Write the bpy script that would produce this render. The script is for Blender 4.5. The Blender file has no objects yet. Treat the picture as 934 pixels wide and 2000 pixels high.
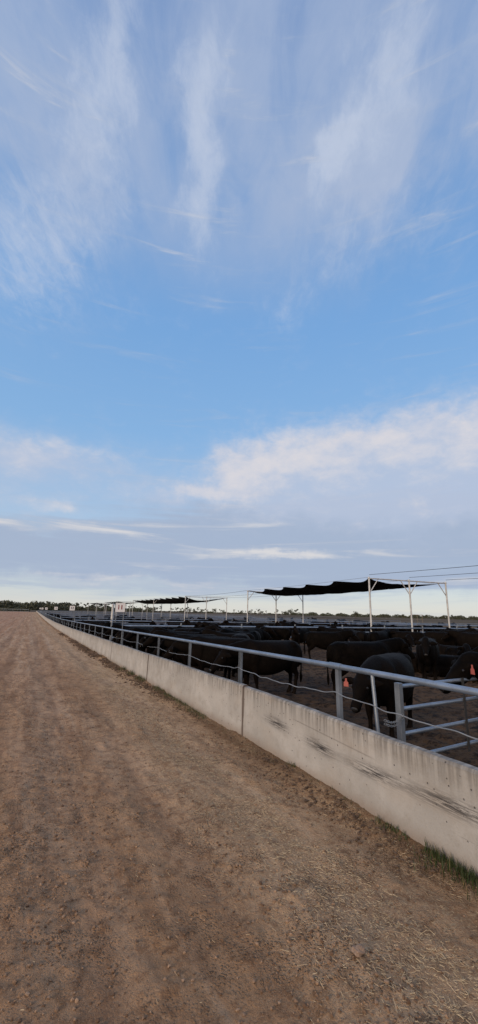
import bpy, bmesh, math, random
import numpy as np
from mathutils import Vector, Matrix
R = math.radians
S = bpy.context.scene
COL = S.collection
rng = random.Random(7)
nr = np.random.default_rng(11)

# ------------------------------------------------------------------ ground profile
GY = [-1e5, 4, 10, 16, 35, 54, 85, 120, 260, 450, 800, 1e5]
GZ = [0, 0, -.08, -.17, -.42, -.62, -.72, -.70, -.50, -.2, 0, 0]
def g(y): return float(np.interp(y, GY, GZ))
PEN = -0.2                      # the pens lie a step below the road
WX = 2.72                       # road face of the feed bunk
RX = 3.43                       # line of the neck rail
YEND = 252.0

# ------------------------------------------------------------------ helpers
def mesh_obj(name, verts, faces, mat=None, parent=None, smooth=False, loc=(0, 0, 0), rot=(0, 0, 0)):
    me = bpy.data.meshes.new(name)
    if isinstance(verts, np.ndarray): verts = verts.tolist()
    if isinstance(faces, np.ndarray): faces = faces.tolist()
    me.from_pydata(verts, [], faces)
    if smooth: me.polygons.foreach_set('use_smooth', [True] * len(me.polygons))
    if mat: me.materials.append(mat)
    me.update()
    o = bpy.data.objects.new(name, me); COL.objects.link(o)
    o.location = loc; o.rotation_euler = rot
    if parent: o.parent = parent
    return o
def empty(name, loc=(0, 0, 0), rz=0):
    o = bpy.data.objects.new(name, None); COL.objects.link(o)
    o.location = loc; o.rotation_euler = (0, 0, rz); o.empty_display_size = .2
    return o
def tag(o, label=None, cat=None, group=None, kind=None):
    if label: o['label'] = label
    if cat: o['category'] = cat
    if group: o['group'] = group
    if kind: o['kind'] = kind
    return o
def children(o): return [c for c in bpy.data.objects if c.parent == o]
def copy_tree(o, parent=None, kids=None):
    c = o.copy(); COL.objects.link(c); c.parent = parent
    for k in (kids.get(o, []) if kids is not None else children(o)): copy_tree(k, c, kids)
    return c
def kidmap():
    m = {}
    for o in bpy.data.objects:
        if o.parent: m.setdefault(o.parent, []).append(o)
    return m
class MB:
    def __init__(s): s.v = []; s.f = []
    def add(s, v, f):
        n = len(s.v); s.v += [tuple(p) for p in v]; s.f += [tuple(i + n for i in q) for q in f]
    def box(s, c, d, bev=0, rot=None):
        bm = bmesh.new(); bmesh.ops.create_cube(bm, size=1)
        for v in bm.verts: v.co = Vector((v.co.x * d[0], v.co.y * d[1], v.co.z * d[2]))
        if bev: bmesh.ops.bevel(bm, geom=list(bm.edges), offset=bev, segments=1, affect='EDGES')
        M = Matrix.Translation(c) @ (rot.to_4x4() if rot else Matrix())
        bm.verts.index_update()
        s.add([M @ v.co for v in bm.verts], [[v.index for v in f.verts] for f in bm.faces]); bm.free()
    def tube(s, pts, r, n=10, cap=True):
        pts = [Vector(p) for p in pts]; rs = r if isinstance(r, (list, tuple)) else [r] * len(pts)
        vs = []; up = Vector((0, 0, 1)); prev = None
        for i, p in enumerate(pts):
            t = (pts[min(i + 1, len(pts) - 1)] - pts[max(i - 1, 0)]).normalized()
            if prev is None:
                a = t.cross(up if abs(t.z) < .9 else Vector((1, 0, 0))).normalized()
            else:
                a = (prev - t * prev.dot(t)).normalized()
            prev = a; b = t.cross(a)
            for k in range(n):
                w = 2 * math.pi * k / n
                vs.append(p + (a * math.cos(w) + b * math.sin(w)) * rs[i])
        fs = []
        for i in range(len(pts) - 1):
            for k in range(n):
                k2 = (k + 1) % n
                fs.append((i * n + k, i * n + k2, (i + 1) * n + k2, (i + 1) * n + k))
        if cap:
            fs.append(tuple(range(n - 1, -1, -1))); fs.append(tuple((len(pts) - 1) * n + k for k in range(n)))
        s.add(vs, fs)
    def build(s, name, mat, parent=None, smooth=False, loc=(0, 0, 0)):
        o = mesh_obj(name, s.v, s.f, mat, parent, smooth, loc)
        if smooth:
            try: o.data.set_sharp_from_angle(angle=R(40))
            except Exception: pass
        return o

# ------------------------------------------------------------------ node helpers
class NT:
    def __init__(s, tree): s.t = tree; s.n = tree.nodes; s.l = tree.links
    def node(s, ty, **kw):
        n = s.n.new(ty)
        for k, v in kw.items(): setattr(n, k, v)
        return n
    def put(s, sock, v):
        if isinstance(v, bpy.types.NodeSocket): s.l.new(v, sock)
        elif v is not None:
            if isinstance(v, (tuple, list)) and len(v) == 3 and sock.type == 'RGBA': v = (*v, 1)
            sock.default_value = v
    def m(s, op, a, b=None, c=None, clamp=False):
        n = s.node('ShaderNodeMath', operation=op); n.use_clamp = clamp
        for i, v in enumerate((a, b, c)):
            if v is not None: s.put(n.inputs[i], v)
        return n.outputs[0]
    def vm(s, op, a, b=None):
        n = s.node('ShaderNodeVectorMath', operation=op)
        s.put(n.inputs[0], a)
        if b is not None: s.put(n.inputs[1], b)
        return n.outputs[1] if op in ('DOT_PRODUCT', 'LENGTH') else n.outputs[0]
    def sep(s, v):
        n = s.node('ShaderNodeSeparateXYZ'); s.put(n.inputs[0], v); return n.outputs
    def comb(s, x, y, z):
        n = s.node('ShaderNodeCombineXYZ')
        for i, v in enumerate((x, y, z)): s.put(n.inputs[i], v)
        return n.outputs[0]
    def noise(s, vec, scale, detail=4, rough=.5, dist=0, lac=2.0, typ='FBM'):
        n = s.node('ShaderNodeTexNoise'); s.put(n.inputs['Vector'], vec)
        n.noise_type = typ
        n.inputs['Scale'].default_value = scale; n.inputs['Detail'].default_value = detail
        n.inputs['Roughness'].default_value = rough; n.inputs['Distortion'].default_value = dist
        n.inputs['Lacunarity'].default_value = lac
        return n.outputs['Fac']
    def vor(s, vec, scale, feature='F1', rnd=1.0):
        n = s.node('ShaderNodeTexVoronoi', feature=feature); s.put(n.inputs['Vector'], vec)
        n.inputs['Scale'].default_value = scale; n.inputs['Randomness'].default_value = rnd
        return n.outputs
    def ss(s, v, a, b):       # smoothstep a..b -> 0..1
        n = s.node('ShaderNodeMapRange', interpolation_type='SMOOTHSTEP')
        s.put(n.inputs['Value'], v); n.inputs['From Min'].default_value = a; n.inputs['From Max'].default_value = b
        return n.outputs[0]
    def mix(s, f, a, b, mode='MIX'):
        n = s.node('ShaderNodeMix', data_type='RGBA', blend_type=mode)
        s.put(n.inputs[0], f); s.put(n.inputs[6], a); s.put(n.inputs[7], b)
        return n.outputs[2]
    def bump(s, h, strength=.5, dist=.01, normal=None):
        n = s.node('ShaderNodeBump'); s.put(n.inputs['Height'], h)
        n.inputs['Strength'].default_value = strength; n.inputs['Distance'].default_value = dist
        if normal: s.put(n.inputs['Normal'], normal)
        return n.outputs[0]
def new_mat(name):
    m = bpy.data.materials.new(name); m.use_nodes = True
    t = NT(m.node_tree); b = m.node_tree.nodes['Principled BSDF']
    return m, t, b
def simple(name, col, rough=.6, metal=0, var=.15, scale=20, bump=0, bscale=80, coord='Object'):
    m, t, b = new_mat(name)
    tc = t.node('ShaderNodeTexCoord').outputs[coord]
    n = t.noise(tc, scale, 5, .6)
    lo = tuple(c * (1 - var) for c in col); hi = tuple(c * (1 + var) for c in col)
    t.put(b.inputs['Base Color'], t.mix(t.ss(n, .3, .7), lo, hi))
    b.inputs['Roughness'].default_value = rough; b.inputs['Metallic'].default_value = metal
    if bump: t.put(b.inputs['Normal'], t.bump(t.noise(tc, bscale, 4, .6), bump, .01))
    return m

# ------------------------------------------------------------------ camera
F = 815.0
cam_d = bpy.data.cameras.new('camera'); cam = bpy.data.objects.new('camera', cam_d); COL.objects.link(cam)
th = R(25.6); pt = math.atan(196.7 / F); ro = math.atan(.0238)
f = Vector((math.sin(th) * math.cos(pt), math.cos(th) * math.cos(pt), math.sin(pt)))
r0 = Vector((math.cos(th), -math.sin(th), 0)); u0 = r0.cross(f)
rr = r0 * math.cos(ro) + u0 * math.sin(ro); uu = -r0 * math.sin(ro) + u0 * math.cos(ro)
Mc = Matrix((rr, uu, -f)).transposed().to_4x4(); Mc.translation = (0, 0, 1.6)
cam.matrix_world = Mc
cam_d.sensor_fit = 'VERTICAL'; cam_d.sensor_height = 36; cam_d.lens = 36 * F / 2000
cam_d.clip_start = .05; cam_d.clip_end = 20000
S.camera = cam
S.render.resolution_x = 478; S.render.resolution_y = 1024

# ------------------------------------------------------------------ light
SUN_EL, SUN_ROT = R(16), R(245)        # low evening sun behind the camera's left shoulder
sd = bpy.data.lights.new('sun', 'SUN'); sd.energy = 2.0; sd.angle = R(16); sd.color = (1, .76, .54)
sun = bpy.data.objects.new('sun', sd); COL.objects.link(sun)
sdir = Vector((math.sin(SUN_ROT) * math.cos(SUN_EL), math.cos(SUN_ROT) * math.cos(SUN_EL), math.sin(SUN_EL)))
sun.rotation_euler = (sdir).to_track_quat('Z', 'Y').to_euler()
sun.location = (0, 0, 30)

def make_world():
    w = bpy.data.worlds.new('World'); S.world = w; w.use_nodes = True
    t = NT(w.node_tree); bg = w.node_tree.nodes['Background']
    sky = t.node('ShaderNodeTexSky', sky_type='NISHITA'); sky.sun_disc = False
    sky.sun_elevation = SUN_EL; sky.sun_rotation = SUN_ROT
    sky.air_density = 1.0; sky.dust_density = .6; sky.ozone_density = 1.5
    d = t.vm('NORMALIZE', t.node('ShaderNodeTexCoord').outputs['Generated'])
    x, y, z = t.sep(d)
    H = R(25.6)
    fx = t.m('ADD', t.m('MULTIPLY', x, math.sin(H)), t.m('MULTIPLY', y, math.cos(H)))   # towards heading
    rx = t.m('SUBTRACT', t.m('MULTIPLY', x, math.cos(H)), t.m('MULTIPLY', y, math.sin(H)))
    zc = t.m('MAXIMUM', z, 0.0)
    az = t.m('MULTIPLY', t.m('ARCTAN2', rx, fx), 57.2958)          # degrees right of heading
    el = t.m('MULTIPLY', t.m('ARCSINE', z), 57.2958)
    # flat cloud layer coordinates
    den = t.m('ADD', zc, .10)
    pu = t.m('DIVIDE', rx, den); pv = t.m('DIVIDE', fx, den)
    P = t.comb(pu, pv, 0)
    A = t.comb(t.m('MULTIPLY', az, .05), t.m('MULTIPLY', el, .10), 0)       # angular coords
    # clear sky
    base = t.mix(1.0, sky.outputs[0], (1.0, 1.0, 1.0), 'MULTIPLY')
    ramp = t.node('ShaderNodeValToRGB'); t.put(ramp.inputs[0], t.m('DIVIDE', el, 90))
    cr = ramp.color_ramp
    stops = [(0, (7.6, 7.5, 7.1)), (.03, (6.3, 6.9, 7.4)), (.11, (4.6, 6.1, 8.1)), (.26, (2.7, 5.0, 8.3)), (.42, (2.05, 4.3, 8.0)), (.7, (1.9, 3.3, 6.3))]
    while len(cr.elements) < len(stops): cr.elements.new(.5)
    for e, (p, c) in zip(cr.elements, stops): e.position = p; e.color = (*[v / 10 for v in c], 1)
    tint = t.vm('SCALE', ramp.outputs[0]); tint.node.inputs['Scale'].default_value = 10
    clear = t.mix(.82, base, tint)
    W1 = t.comb(t.m('MULTIPLY', az, .05), t.m('MULTIPLY', el, .06), 4.4)
    def warp(v, off, scale, amp, det=5):
        return t.m('ADD', v, t.m('MULTIPLY', t.m('SUBTRACT', t.noise(t.vm('ADD', W1, (off, off * 1.7, 0)), scale, det, .6), .5), amp))
    hi_az = warp(az, 1.3, 2.2, 15); hi_el = warp(el, 6.1, 1.8, 11)
    lo_az = warp(az, 2.9, 2.6, 13); lo_el = warp(el, 8.3, 3.2, 4.5)
    def gauss(a0, e0, sa, se, amp=1.0, slope=0.0):
        ga_, ge_ = (hi_az, hi_el) if e0 > 32 else (lo_az, lo_el)
        a = t.m('SUBTRACT', ga_, a0); e = t.m('SUBTRACT', t.m('SUBTRACT', ge_, e0), t.m('MULTIPLY', a, slope))
        q = t.m('ADD', t.m('POWER', t.m('ABSOLUTE', t.m('DIVIDE', a, sa)), 2.0), t.m('POWER', t.m('ABSOLUTE', t.m('DIVIDE', e, se)), 2.0))
        return t.m('MULTIPLY', t.m('EXPONENT', t.m('MULTIPLY', q, -1.0)), amp)
    def add(*a):
        r = a[0]
        for b in a[1:]: r = t.m('ADD', r, b)
        return r
    # --- high cirrus: veil + streaks drawn out along the wind
    n1 = t.noise(t.comb(t.m('MULTIPLY', pu, 3.4), t.m('MULTIPLY', pv, 1.3), 3.1), 1.0, 6, .55, .5)
    n2 = t.noise(t.comb(pu, t.m('MULTIPLY', pv, .8), 0), 2.0, 5, .55, .3)
    fine = t.noise(t.comb(t.m('MULTIPLY', pu, 15), t.m('MULTIPLY', pv, 5.5), 1.7), 1.0, 7, .66, .7)
    mott = t.noise(t.comb(t.m('MULTIPLY', pu, 30), t.m('MULTIPLY', pv, 17), 5.7), 1.0, 6, .7, .6)
    wisps = add(gauss(-26, 57, 5.0, 6, 1.0, .6), gauss(-9, 59, 4.8, 6, 1.0), gauss(-7.5, 50, 4.2, 6, .95), gauss(14.5, 53, 3.4, 2.6, 1.0, .5), gauss(17, 55.5, 2.6, 1.6, .7, .5), gauss(25, 58, 7, 4.0, .75, .3),
                gauss(-33, 40, 10, 6.5, .85, .2), gauss(-22, 49, 5, 5, .4), gauss(27, 46, 13, 7, .45), gauss(7, 39, 5, 3.5, .38), gauss(-14, 38, 8, 2, .3), gauss(12, 44, 8, 4, .3))
    hv = t.m('ADD', t.m('MULTIPLY', t.ss(el, 36, 54), 1.0), t.m('MULTIPLY', add(gauss(28, 48, 20, 9, .75), gauss(-36, 44, 14, 9, .75)), .8))
    veil = t.m('MULTIPLY', t.ss(t.m('ADD', t.m('MULTIPLY', n2, .6), t.m('ADD', t.m('MULTIPLY', n1, .5), t.m('MULTIPLY', t.m('SUBTRACT', fine, .5), .2))), .38, .66), hv)
    wd = t.ss(t.m('ADD', wisps, t.m('ADD', t.m('MULTIPLY', t.m('SUBTRACT', fine, .5), 1.2), t.m('ADD', t.m('MULTIPLY', t.m('SUBTRACT', mott, .5), 1.5), t.m('MULTIPLY', t.m('SUBTRACT', n1, .5), 1.1)))), .0, 1.6)
    wd = t.m('MULTIPLY', wd, t.ss(t.m('ADD', wisps, t.m('MULTIPLY', t.m('SUBTRACT', n1, .5), .5)), .08, .6))
    # --- cloud bank
    A2 = t.comb(t.m('MULTIPLY', az, .05), t.m('MULTIPLY', el, .085), 0)
    wp = t.noise(A2, 2.0, 5, .6, .3); wq = t.noise(t.vm('ADD', A2, (5.2, 1.3, 0)), 6.5, 7, .62, .3)
    jit = t.m('ADD', t.m('MULTIPLY', t.m('SUBTRACT', wp, .5), .9), t.m('MULTIPLY', t.m('SUBTRACT', wq, .5), .9))
    bank = add(gauss(16, 20.4, 13, 4.6, 1.25), gauss(32, 20.4, 14, 5.2, 1.3), gauss(1.5, 19.2, 7, 3.6, 1.15, .25), gauss(-9, 15.6, 9, 1.3, .65, .08), gauss(10, 15, 13, 3.2, .8), gauss(28, 14.5, 16, 4.0, .9),
               gauss(-30, 18.3, 15, 3.2, 1.1, -.03), gauss(-25, 12.6, 6, .8, .5), gauss(-38, 14, 9, 3, .5), gauss(34, 25.6, 9, .8, .2))
    bd = t.ss(t.m('ADD', bank, jit), .0, 1.25)
    lowb = add(gauss(-28, 7.6, 26, 2.8, 1.1, .05), gauss(12, 8.0, 26, 3.6, .95), gauss(34, 10, 18, 4.6, .9), gauss(8, 12.5, 20, 2.8, .75), gauss(0, 4.5, 60, 2.2, .7), gauss(16, 12, 30, 3.0, .5))
    strat = t.noise(t.comb(t.m('MULTIPLY', az, .035), t.m('MULTIPLY', el, .42), 2.2), 1.3, 6, .6, .5)
    ld = t.ss(t.m('ADD', lowb, t.m('MULTIPLY', t.m('SUBTRACT', strat, .5), 2.2)), .05, 1.0)
    thin = t.m('MULTIPLY', t.m('MULTIPLY', t.ss(strat, .40, .62), t.ss(el, .8, 2.6)), t.m('SUBTRACT', 1.0, t.ss(el, 8, 14)))
    # light and shaded parts of the clouds
    lum = t.noise(t.vm('ADD', A2, (1.7, 7.7, 0)), 3.2, 6, .6)
    litm = t.ss(add(gauss(20, 23, 22, 3.4, .5), gauss(-28, 18, 14, 3, .15), gauss(3, 20, 8, 4.2, .85, .2), gauss(22, 21.5, 16, 3, .45), gauss(-6, 15.8, 8, 1.2, .5), gauss(-30, 20.5, 14, 1.6, .5), gauss(-25, 12.6, 6, .9, .7), gauss(34, 26, 9, 1, .4), t.m('MULTIPLY', t.m('SUBTRACT', wq, .5), 1.3), t.m('MULTIPLY', t.m('SUBTRACT', lum, .5), 2.2)), -.1, 1.35)
    bank_c = t.mix(litm, (4.7, 5.45, 7.0), (7.6, 7.1, 7.15))
    lowlit = t.ss(add(gauss(7, 7.7, 9, .8, .75), gauss(-20, 10.2, 16, .9, .30, .03), gauss(-38, 9.5, 8, .8, .5), gauss(-20, 3.6, 22, .8, .5), t.m('MULTIPLY', t.m('SUBTRACT', strat, .5), 3.2)), .1, 1.1)
    low_c = t.mix(lowlit, (3.75, 4.55, 6.05), (7.1, 6.95, 7.05))
    c = t.mix(t.m('MULTIPLY', veil, .80, clamp=True), clear, (3.75, 4.65, 6.5))
    c = t.mix(t.m('MULTIPLY', wd, .62, clamp=True), c, (5.6, 6.25, 7.6))
    c = t.mix(t.m('MULTIPLY', thin, .65, clamp=True), c, (4.1, 5.0, 6.3))
    c = t.mix(t.m('MULTIPLY', ld, .92, clamp=True), c, low_c)
    c = t.mix(t.m('MULTIPLY', bd, .85, clamp=True), c, bank_c)
    # unseen warm clouds added behind the camera to warm the light on the ground
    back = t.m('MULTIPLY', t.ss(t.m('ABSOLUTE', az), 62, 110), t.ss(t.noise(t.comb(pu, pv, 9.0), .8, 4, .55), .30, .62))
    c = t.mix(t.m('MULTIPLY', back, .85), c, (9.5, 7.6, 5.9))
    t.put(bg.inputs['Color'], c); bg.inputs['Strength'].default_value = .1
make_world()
S.view_settings.view_transform = 'Standard'; S.view_settings.look = 'None'
S.view_settings.exposure = 0.0; S.view_settings.gamma = 1

# ------------------------------------------------------------------ numpy value noise
def vnoise(x, y, seed=0):
    xi = np.floor(x).astype(np.int64); yi = np.floor(y).astype(np.int64); fx = x - xi; fy = y - yi
    fx = fx * fx * (3 - 2 * fx); fy = fy * fy * (3 - 2 * fy)
    def h(a, b):
        n = (a * 374761393 + b * 668265263 + seed * 974711) & 0xffffffff
        n = ((n ^ (n >> 13)) * 1274126177) & 0xffffffff
        return ((n ^ (n >> 16)) & 0xffff) / 65535.0
    return (h(xi, yi) * (1 - fx) + h(xi + 1, yi) * fx) * (1 - fy) + (h(xi, yi + 1) * (1 - fx) + h(xi + 1, yi + 1) * fx) * fy
def fbm(x, y, o=4, seed=0, gain=.5):
    s = 0; a = 1; t_ = 0
    for i in range(o):
        s = s + a * vnoise(x * 2 ** i, y * 2 ** i, seed + i * 17); t_ += a; a *= gain
    return s / t_
def grid(xs, ys, zf, drop=None):
    X, Y = np.meshgrid(xs, ys); Z = zf(X, Y)
    V = np.stack([X.ravel(), Y.ravel(), Z.ravel()], 1)
    nx, ny = len(xs), len(ys)
    i = np.arange(nx - 1)[None, :] + (np.arange(ny - 1) * nx)[:, None]; i = i.ravel()
    return V, np.stack([i, i + 1, i + nx + 1, i + nx], 1)
def fast_mesh(name, V, Fq, mat, smooth=True, parent=None):
    me = bpy.data.meshes.new(name); n = len(V); k = Fq.shape[1]
    me.vertices.add(n); me.vertices.foreach_set('co', V.astype(np.float32).ravel())
    me.loops.add(Fq.size); me.loops.foreach_set('vertex_index', Fq.astype(np.int32).ravel())
    me.polygons.add(len(Fq)); me.polygons.foreach_set('loop_start', np.arange(0, Fq.size, k, dtype=np.int32))
    me.polygons.foreach_set('loop_total', np.full(len(Fq), k, dtype=np.int32))
    me.update(calc_edges=True); me.validate()
    me.polygons.foreach_set('use_smooth', [smooth] * len(me.polygons))
    me.materials.append(mat)
    o = bpy.data.objects.new(name, me); COL.objects.link(o)
    if parent: o.parent = parent
    return o
def G(Y): return np.interp(Y, GY, GZ)

# ------------------------------------------------------------------ ground materials
def mat_road():
    m, t, b = new_mat('gravel_road')
    P = t.node('ShaderNodeNewGeometry').outputs['Position']
    x, y, z = t.sep(P)
    Q = t.comb(x, t.m('MULTIPLY', y, .16), 0)                       # drawn out along the road
    wob = t.m('ADD', x, t.m('MULTIPLY', t.m('SUBTRACT', t.noise(t.comb(0, y, 0), .35, 3), .5), .5))
    big = t.noise(Q, .9, 5, .6); mid = t.noise(Q, 4.5, 6, .62); sm = t.noise(P, 9, 8, .68); fi = t.noise(P, 55, 5, .7)
    c = t.mix(t.ss(big, .35, .66), (.40, .238, .132), (.56, .370, .232))
    # redder ruts to the left, pale worn wheel tracks
    red = t.ss(t.m('ADD', t.m('MULTIPLY', wob, -.16), t.m('MULTIPLY', t.m('SUBTRACT', big, .5), 1.4)), -.15, .75)
    c = t.mix(t.m('MULTIPLY', red, .6), c, (.48, .25, .165))
    track = t.ss(t.m('SINE', t.m('MULTIPLY', wob, 3.9)), .1, .9)
    trk2 = t.noise(t.comb(t.m('MULTIPLY', wob, 3.2), t.m('MULTIPLY', y, .05), 4.0), 1.0, 5, .62)
    c = t.mix(t.m('MULTIPLY', t.ss(trk2, .50, .36), .55), c, (.23, .130, .078))
    c = t.mix(t.m('MULTIPLY', t.ss(trk2, .52, .64), .5), c, (.64, .48, .34))
    c = t.mix(t.m('MULTIPLY', track, .22), c, (.54, .365, .245))
    c = t.mix(t.m('MULTIPLY', t.ss(mid, .44, .66), .5), c, (.18, .098, .058))
    # straw-strewn verge beside the bunk
    edge = t.m('ADD', wob, t.m('MULTIPLY', t.m('SUBTRACT', mid, .5), .8))
    straw = t.m('MULTIPLY', t.ss(edge, .9, 1.7), t.m('SUBTRACT', 1.0, t.ss(edge, 2.4, 2.8)))
    sf = t.noise(t.vm('ADD', P, (3, 1, 0)), 30, 6, .75, 1.5)
    c = t.mix(t.m('MULTIPLY', straw, t.m('ADD', .12, t.m('MULTIPLY', t.ss(sf, .45, .66), .6))), c, (.55, .44, .29))
    soil = t.ss(edge, 2.35, 2.75)
    c = t.mix(t.m('MULTIPLY', soil, .85), c, t.mix(sm, (.07, .044, .026), (.22, .15, .09)))
    # grit
    c = t.mix(t.m('MULTIPLY', t.ss(sm, .46, .66), .6), c, (.15, .075, .038))
    c = t.mix(t.m('MULTIPLY', t.ss(fi, .56, .74), .45), c, (.11, .07, .05))
    c = t.mix(t.m('MULTIPLY', t.ss(fi, .48, .30), .35), c, (.55, .40, .28))
    v2 = t.vor(P, 115); c = t.mix(t.m('MULTIPLY', t.m('MULTIPLY', t.ss(v2['Distance'], .45, .2), t.ss(t.sep(v2['Color'])[1], .55, .6)), .55), c, t.mix(t.sep(v2['Color'])[0], (.11, .06, .035), (.52, .38, .27)))
    v = t.vor(P, 62)
    peb = t.ss(v['Distance'], .50, .12)
    pebm = t.m('MULTIPLY', peb, t.ss(t.noise(P, 2.2, 4, .6), .45, .62))
    pc = t.mix(t.sep(v['Color'])[0], (.15, .085, .05), (.50, .33, .20))
    c = t.mix(t.m('MULTIPLY', pebm, .55), c, pc)
    t.put(b.inputs['Base Color'], c)
    b.inputs['Roughness'].default_value = .95; b.inputs['Specular IOR Level'].default_value = .15
    h = t.m('ADD', t.m('ADD', t.m('MULTIPLY', sm, .9), t.m('MULTIPLY', fi, .45)), t.m('MULTIPLY', pebm, .35))
    t.put(b.inputs['Normal'], t.bump(h, 1.0, .05))
    return m
def mat_pen():
    m, t, b = new_mat('pen_soil')
    P = t.node('ShaderNodeNewGeometry').outputs['Position']
    a = t.noise(P, .35, 5, .6); s = t.noise(P, 5, 8, .7); fi = t.noise(P, 22, 5, .7)
    c = t.mix(t.ss(a, .35, .65), (.058, .034, .020), (.125, .077, .045))
    c = t.mix(t.ss(s, .45, .62), c, (.012, .008, .006))
    c = t.mix(t.m('MULTIPLY', t.ss(fi, .6, .7), .35), c, (.18, .125, .08))
    t.put(b.inputs['Base Color'], c); b.inputs['Roughness'].default_value = .92; b.inputs['Specular IOR Level'].default_value = .2
    t.put(b.inputs['Normal'], t.bump(t.m('ADD', s, t.m('MULTIPLY', fi, .4)), 1.0, .10))
    return m
def mat_field():
    m, t, b = new_mat('dry_paddock')
    P = t.node('ShaderNodeNewGeometry').outputs['Position']
    a = t.noise(P, .012, 6, .6); s = t.noise(P, .25, 6, .7)
    c = t.mix(t.ss(a, .38, .62), (.085, .066, .048), (.145, .118, .085))
    c = t.mix(t.m('MULTIPLY', t.ss(s, .5, .66), .55), c, (.045, .038, .028))
    t.put(b.inputs['Base Color'], c); b.inputs['Roughness'].default_value = 1; b.inputs['Specular IOR Level'].default_value = .05
    return m
M = {}
M['road'] = mat_road(); M['pen'] = mat_pen(); M['field'] = mat_field()

# ------------------------------------------------------------------ ground sheets
def ground_z(X, Y):
    z = G(Y) - .03
    inside = (X > 2.81) & (X < 104) & (Y > -31) & (Y < YEND + 1)
    return np.where(inside, z - .35, z)
xs = np.array([-6000, -2500, -900, -300, -100, -30, 0, 2.8, 2.815, 20, 50, 103.9, 104.1, 150, 300, 700, 1800, 6000.])
ys = np.array([-4000, -1000, -200, -60, -31.1, -30.9, 0, 4, 7, 10, 13, 16, 25, 35, 45, 54, 70, 85, 100, 120, 160, 200, YEND + .9, YEND + 1.1, 260, 330, 450, 600, 800, 1500, 3500, 9000.])
V, Fq = grid(xs, ys, ground_z)
tag(fast_mesh('ground', V, Fq, M['field'], smooth=False), kind='structure')

def ruts(X): return .012 * np.sin(X * 3.9 + 1.5) + .008 * np.sin(X * 9.1)
def road_z(X, Y):
    D = np.hypot(X, Y); k = np.clip(1.2 - D / 40, .15, 1)
    wob = .25 * (fbm(Y * .35, Y * 0, 2, 5) - .5)
    z = G(Y) + .004 + ruts(X + wob) * .8 + k * (.030 * (fbm(X * 1.6, Y * 1.1, 3, 3) - .5))
    n = fbm(X * 9, Y * 7, 4, 9, .6); z = z + k * .045 * np.clip(n - .5, -.04, .3)
    c = fbm(X * 30, Y * 26, 3, 21, .6); patch = np.clip((fbm(X * 2.1, Y * .45, 3, 31) - .42) * 5, 0, 1)
    z = z + k * (.018 * np.clip(c - .45, 0, 1) + .035 * patch * np.clip(c - .56, 0, 1))
    heap = np.clip((X - 2.30) / .42, 0, 1); hn = fbm(Y * 1.8, X * 4, 4, 41, .6)
    z = z + heap ** 1.5 * (.020 + .10 * np.clip(hn - .42, 0, 1) * np.clip(.5 + (Y - 3.5) * .12, .5, 1.5))
    return z
xs = np.concatenate([np.array([-26, -18, -14, -11, -9, -7.5, -6.5]), np.arange(-6, WX + .055, .026)])
ys = [-5.0, -2.5, -1.2, -.4, .1, .5]; y = .8; st = .014
while y < 24: ys.append(y); st = max(.018, .0064 * y); y += st
while y < YEND: ys.append(y); y += .022 * y
ys.append(YEND)
V, Fq = grid(xs, np.array(ys), road_z)
tag(fast_mesh('road', V, Fq, M['road']), kind='structure')

def pen_z(X, Y):
    D = np.hypot(X, Y); k = np.clip(1.3 - D / 60, .2, 1)
    return G(Y) + PEN + k * (.09 * (fbm(X * .9, Y * .9, 3, 51) - .5) + .12 * (fbm(X * 6, Y * 6, 3, 57, .6) - .5)) - .25 * np.clip((3.0 - X) / .2, 0, 1)
xs = [2.84, 3.0]; x = 3.05
while x < 14: xs.append(x); x += .07
while x < 104: xs.append(x); x += .05 * x * .45
xs.append(104)
ys = [-31, -20, -10, -4, -1]; y = 0
while y < 22: ys.append(y); y += .07
while y < YEND + 1: ys.append(y); y += .03 * y * .6
ys.append(YEND + 1)
V, Fq = grid(np.array(xs), np.array(ys), pen_z)
tag(fast_mesh('pen_ground', V, Fq, M['pen']), kind='structure')

# ------------------------------------------------------------------ scatter: gravel, straw, clods, grass
def ico():
    bm = bmesh.new(); bmesh.ops.create_icosphere(bm, subdivisions=1, radius=1)
    v = np.array([v.co[:] for v in bm.verts]); f_ = np.array([[q.index for q in f.verts] for f in bm.faces]); bm.free(); return v, f_
IV, IF = ico()
def stones(name, pts, sizes, mat):
    n = len(pts); V = IV[None].repeat(n, 0) * (1 + nr.uniform(-.28, .28, (n, len(IV), 1)))
    V = V * nr.uniform(.65, 1.15, (n, 1, 3)) * sizes[:, None, None]
    a = nr.uniform(0, 6.28, n); ca, sa = np.cos(a)[:, None], np.sin(a)[:, None]
    X = V[..., 0] * ca - V[..., 1] * sa; Y = V[..., 0] * sa + V[..., 1] * ca
    V = np.stack([X, Y, V[..., 2] * .75], -1) + pts[:, None, :]
    Fq = (IF[None] + (np.arange(n) * len(IV))[:, None, None]).reshape(-1, 3)
    return fast_mesh(name, V.reshape(-1, 3), Fq, mat, smooth=False)
def mat_stone():
    m, t, b = new_mat('gravel_stone')
    ob = t.node('ShaderNodeNewGeometry'); P = ob.outputs['Position']
    isl = ob.outputs['Random Per Island']
    c = t.mix(isl, (.12, .070, .042), (.36, .245, .165))
    c = t.mix(t.ss(t.noise(P, 300, 3), .4, .7), c, t.mix(.4, c, (.12, .08, .06)))
    t.put(b.inputs['Base Color'], c); b.inputs['Roughness'].default_value = .9; b.inputs['Specular IOR Level'].default_value = .2
    return m
M['stone'] = mat_stone()
N = 70000
yy = 1.2 + nr.random(N) ** 1.9 * 12; xx = nr.uniform(-3.2, 2.5, N)
dens = np.clip((fbm(xx * 2.1, yy * .45, 3, 31) - .42) * 5, .05, 1)
keep = nr.random(N) < dens
xx, yy = xx[keep], yy[keep]
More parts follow.
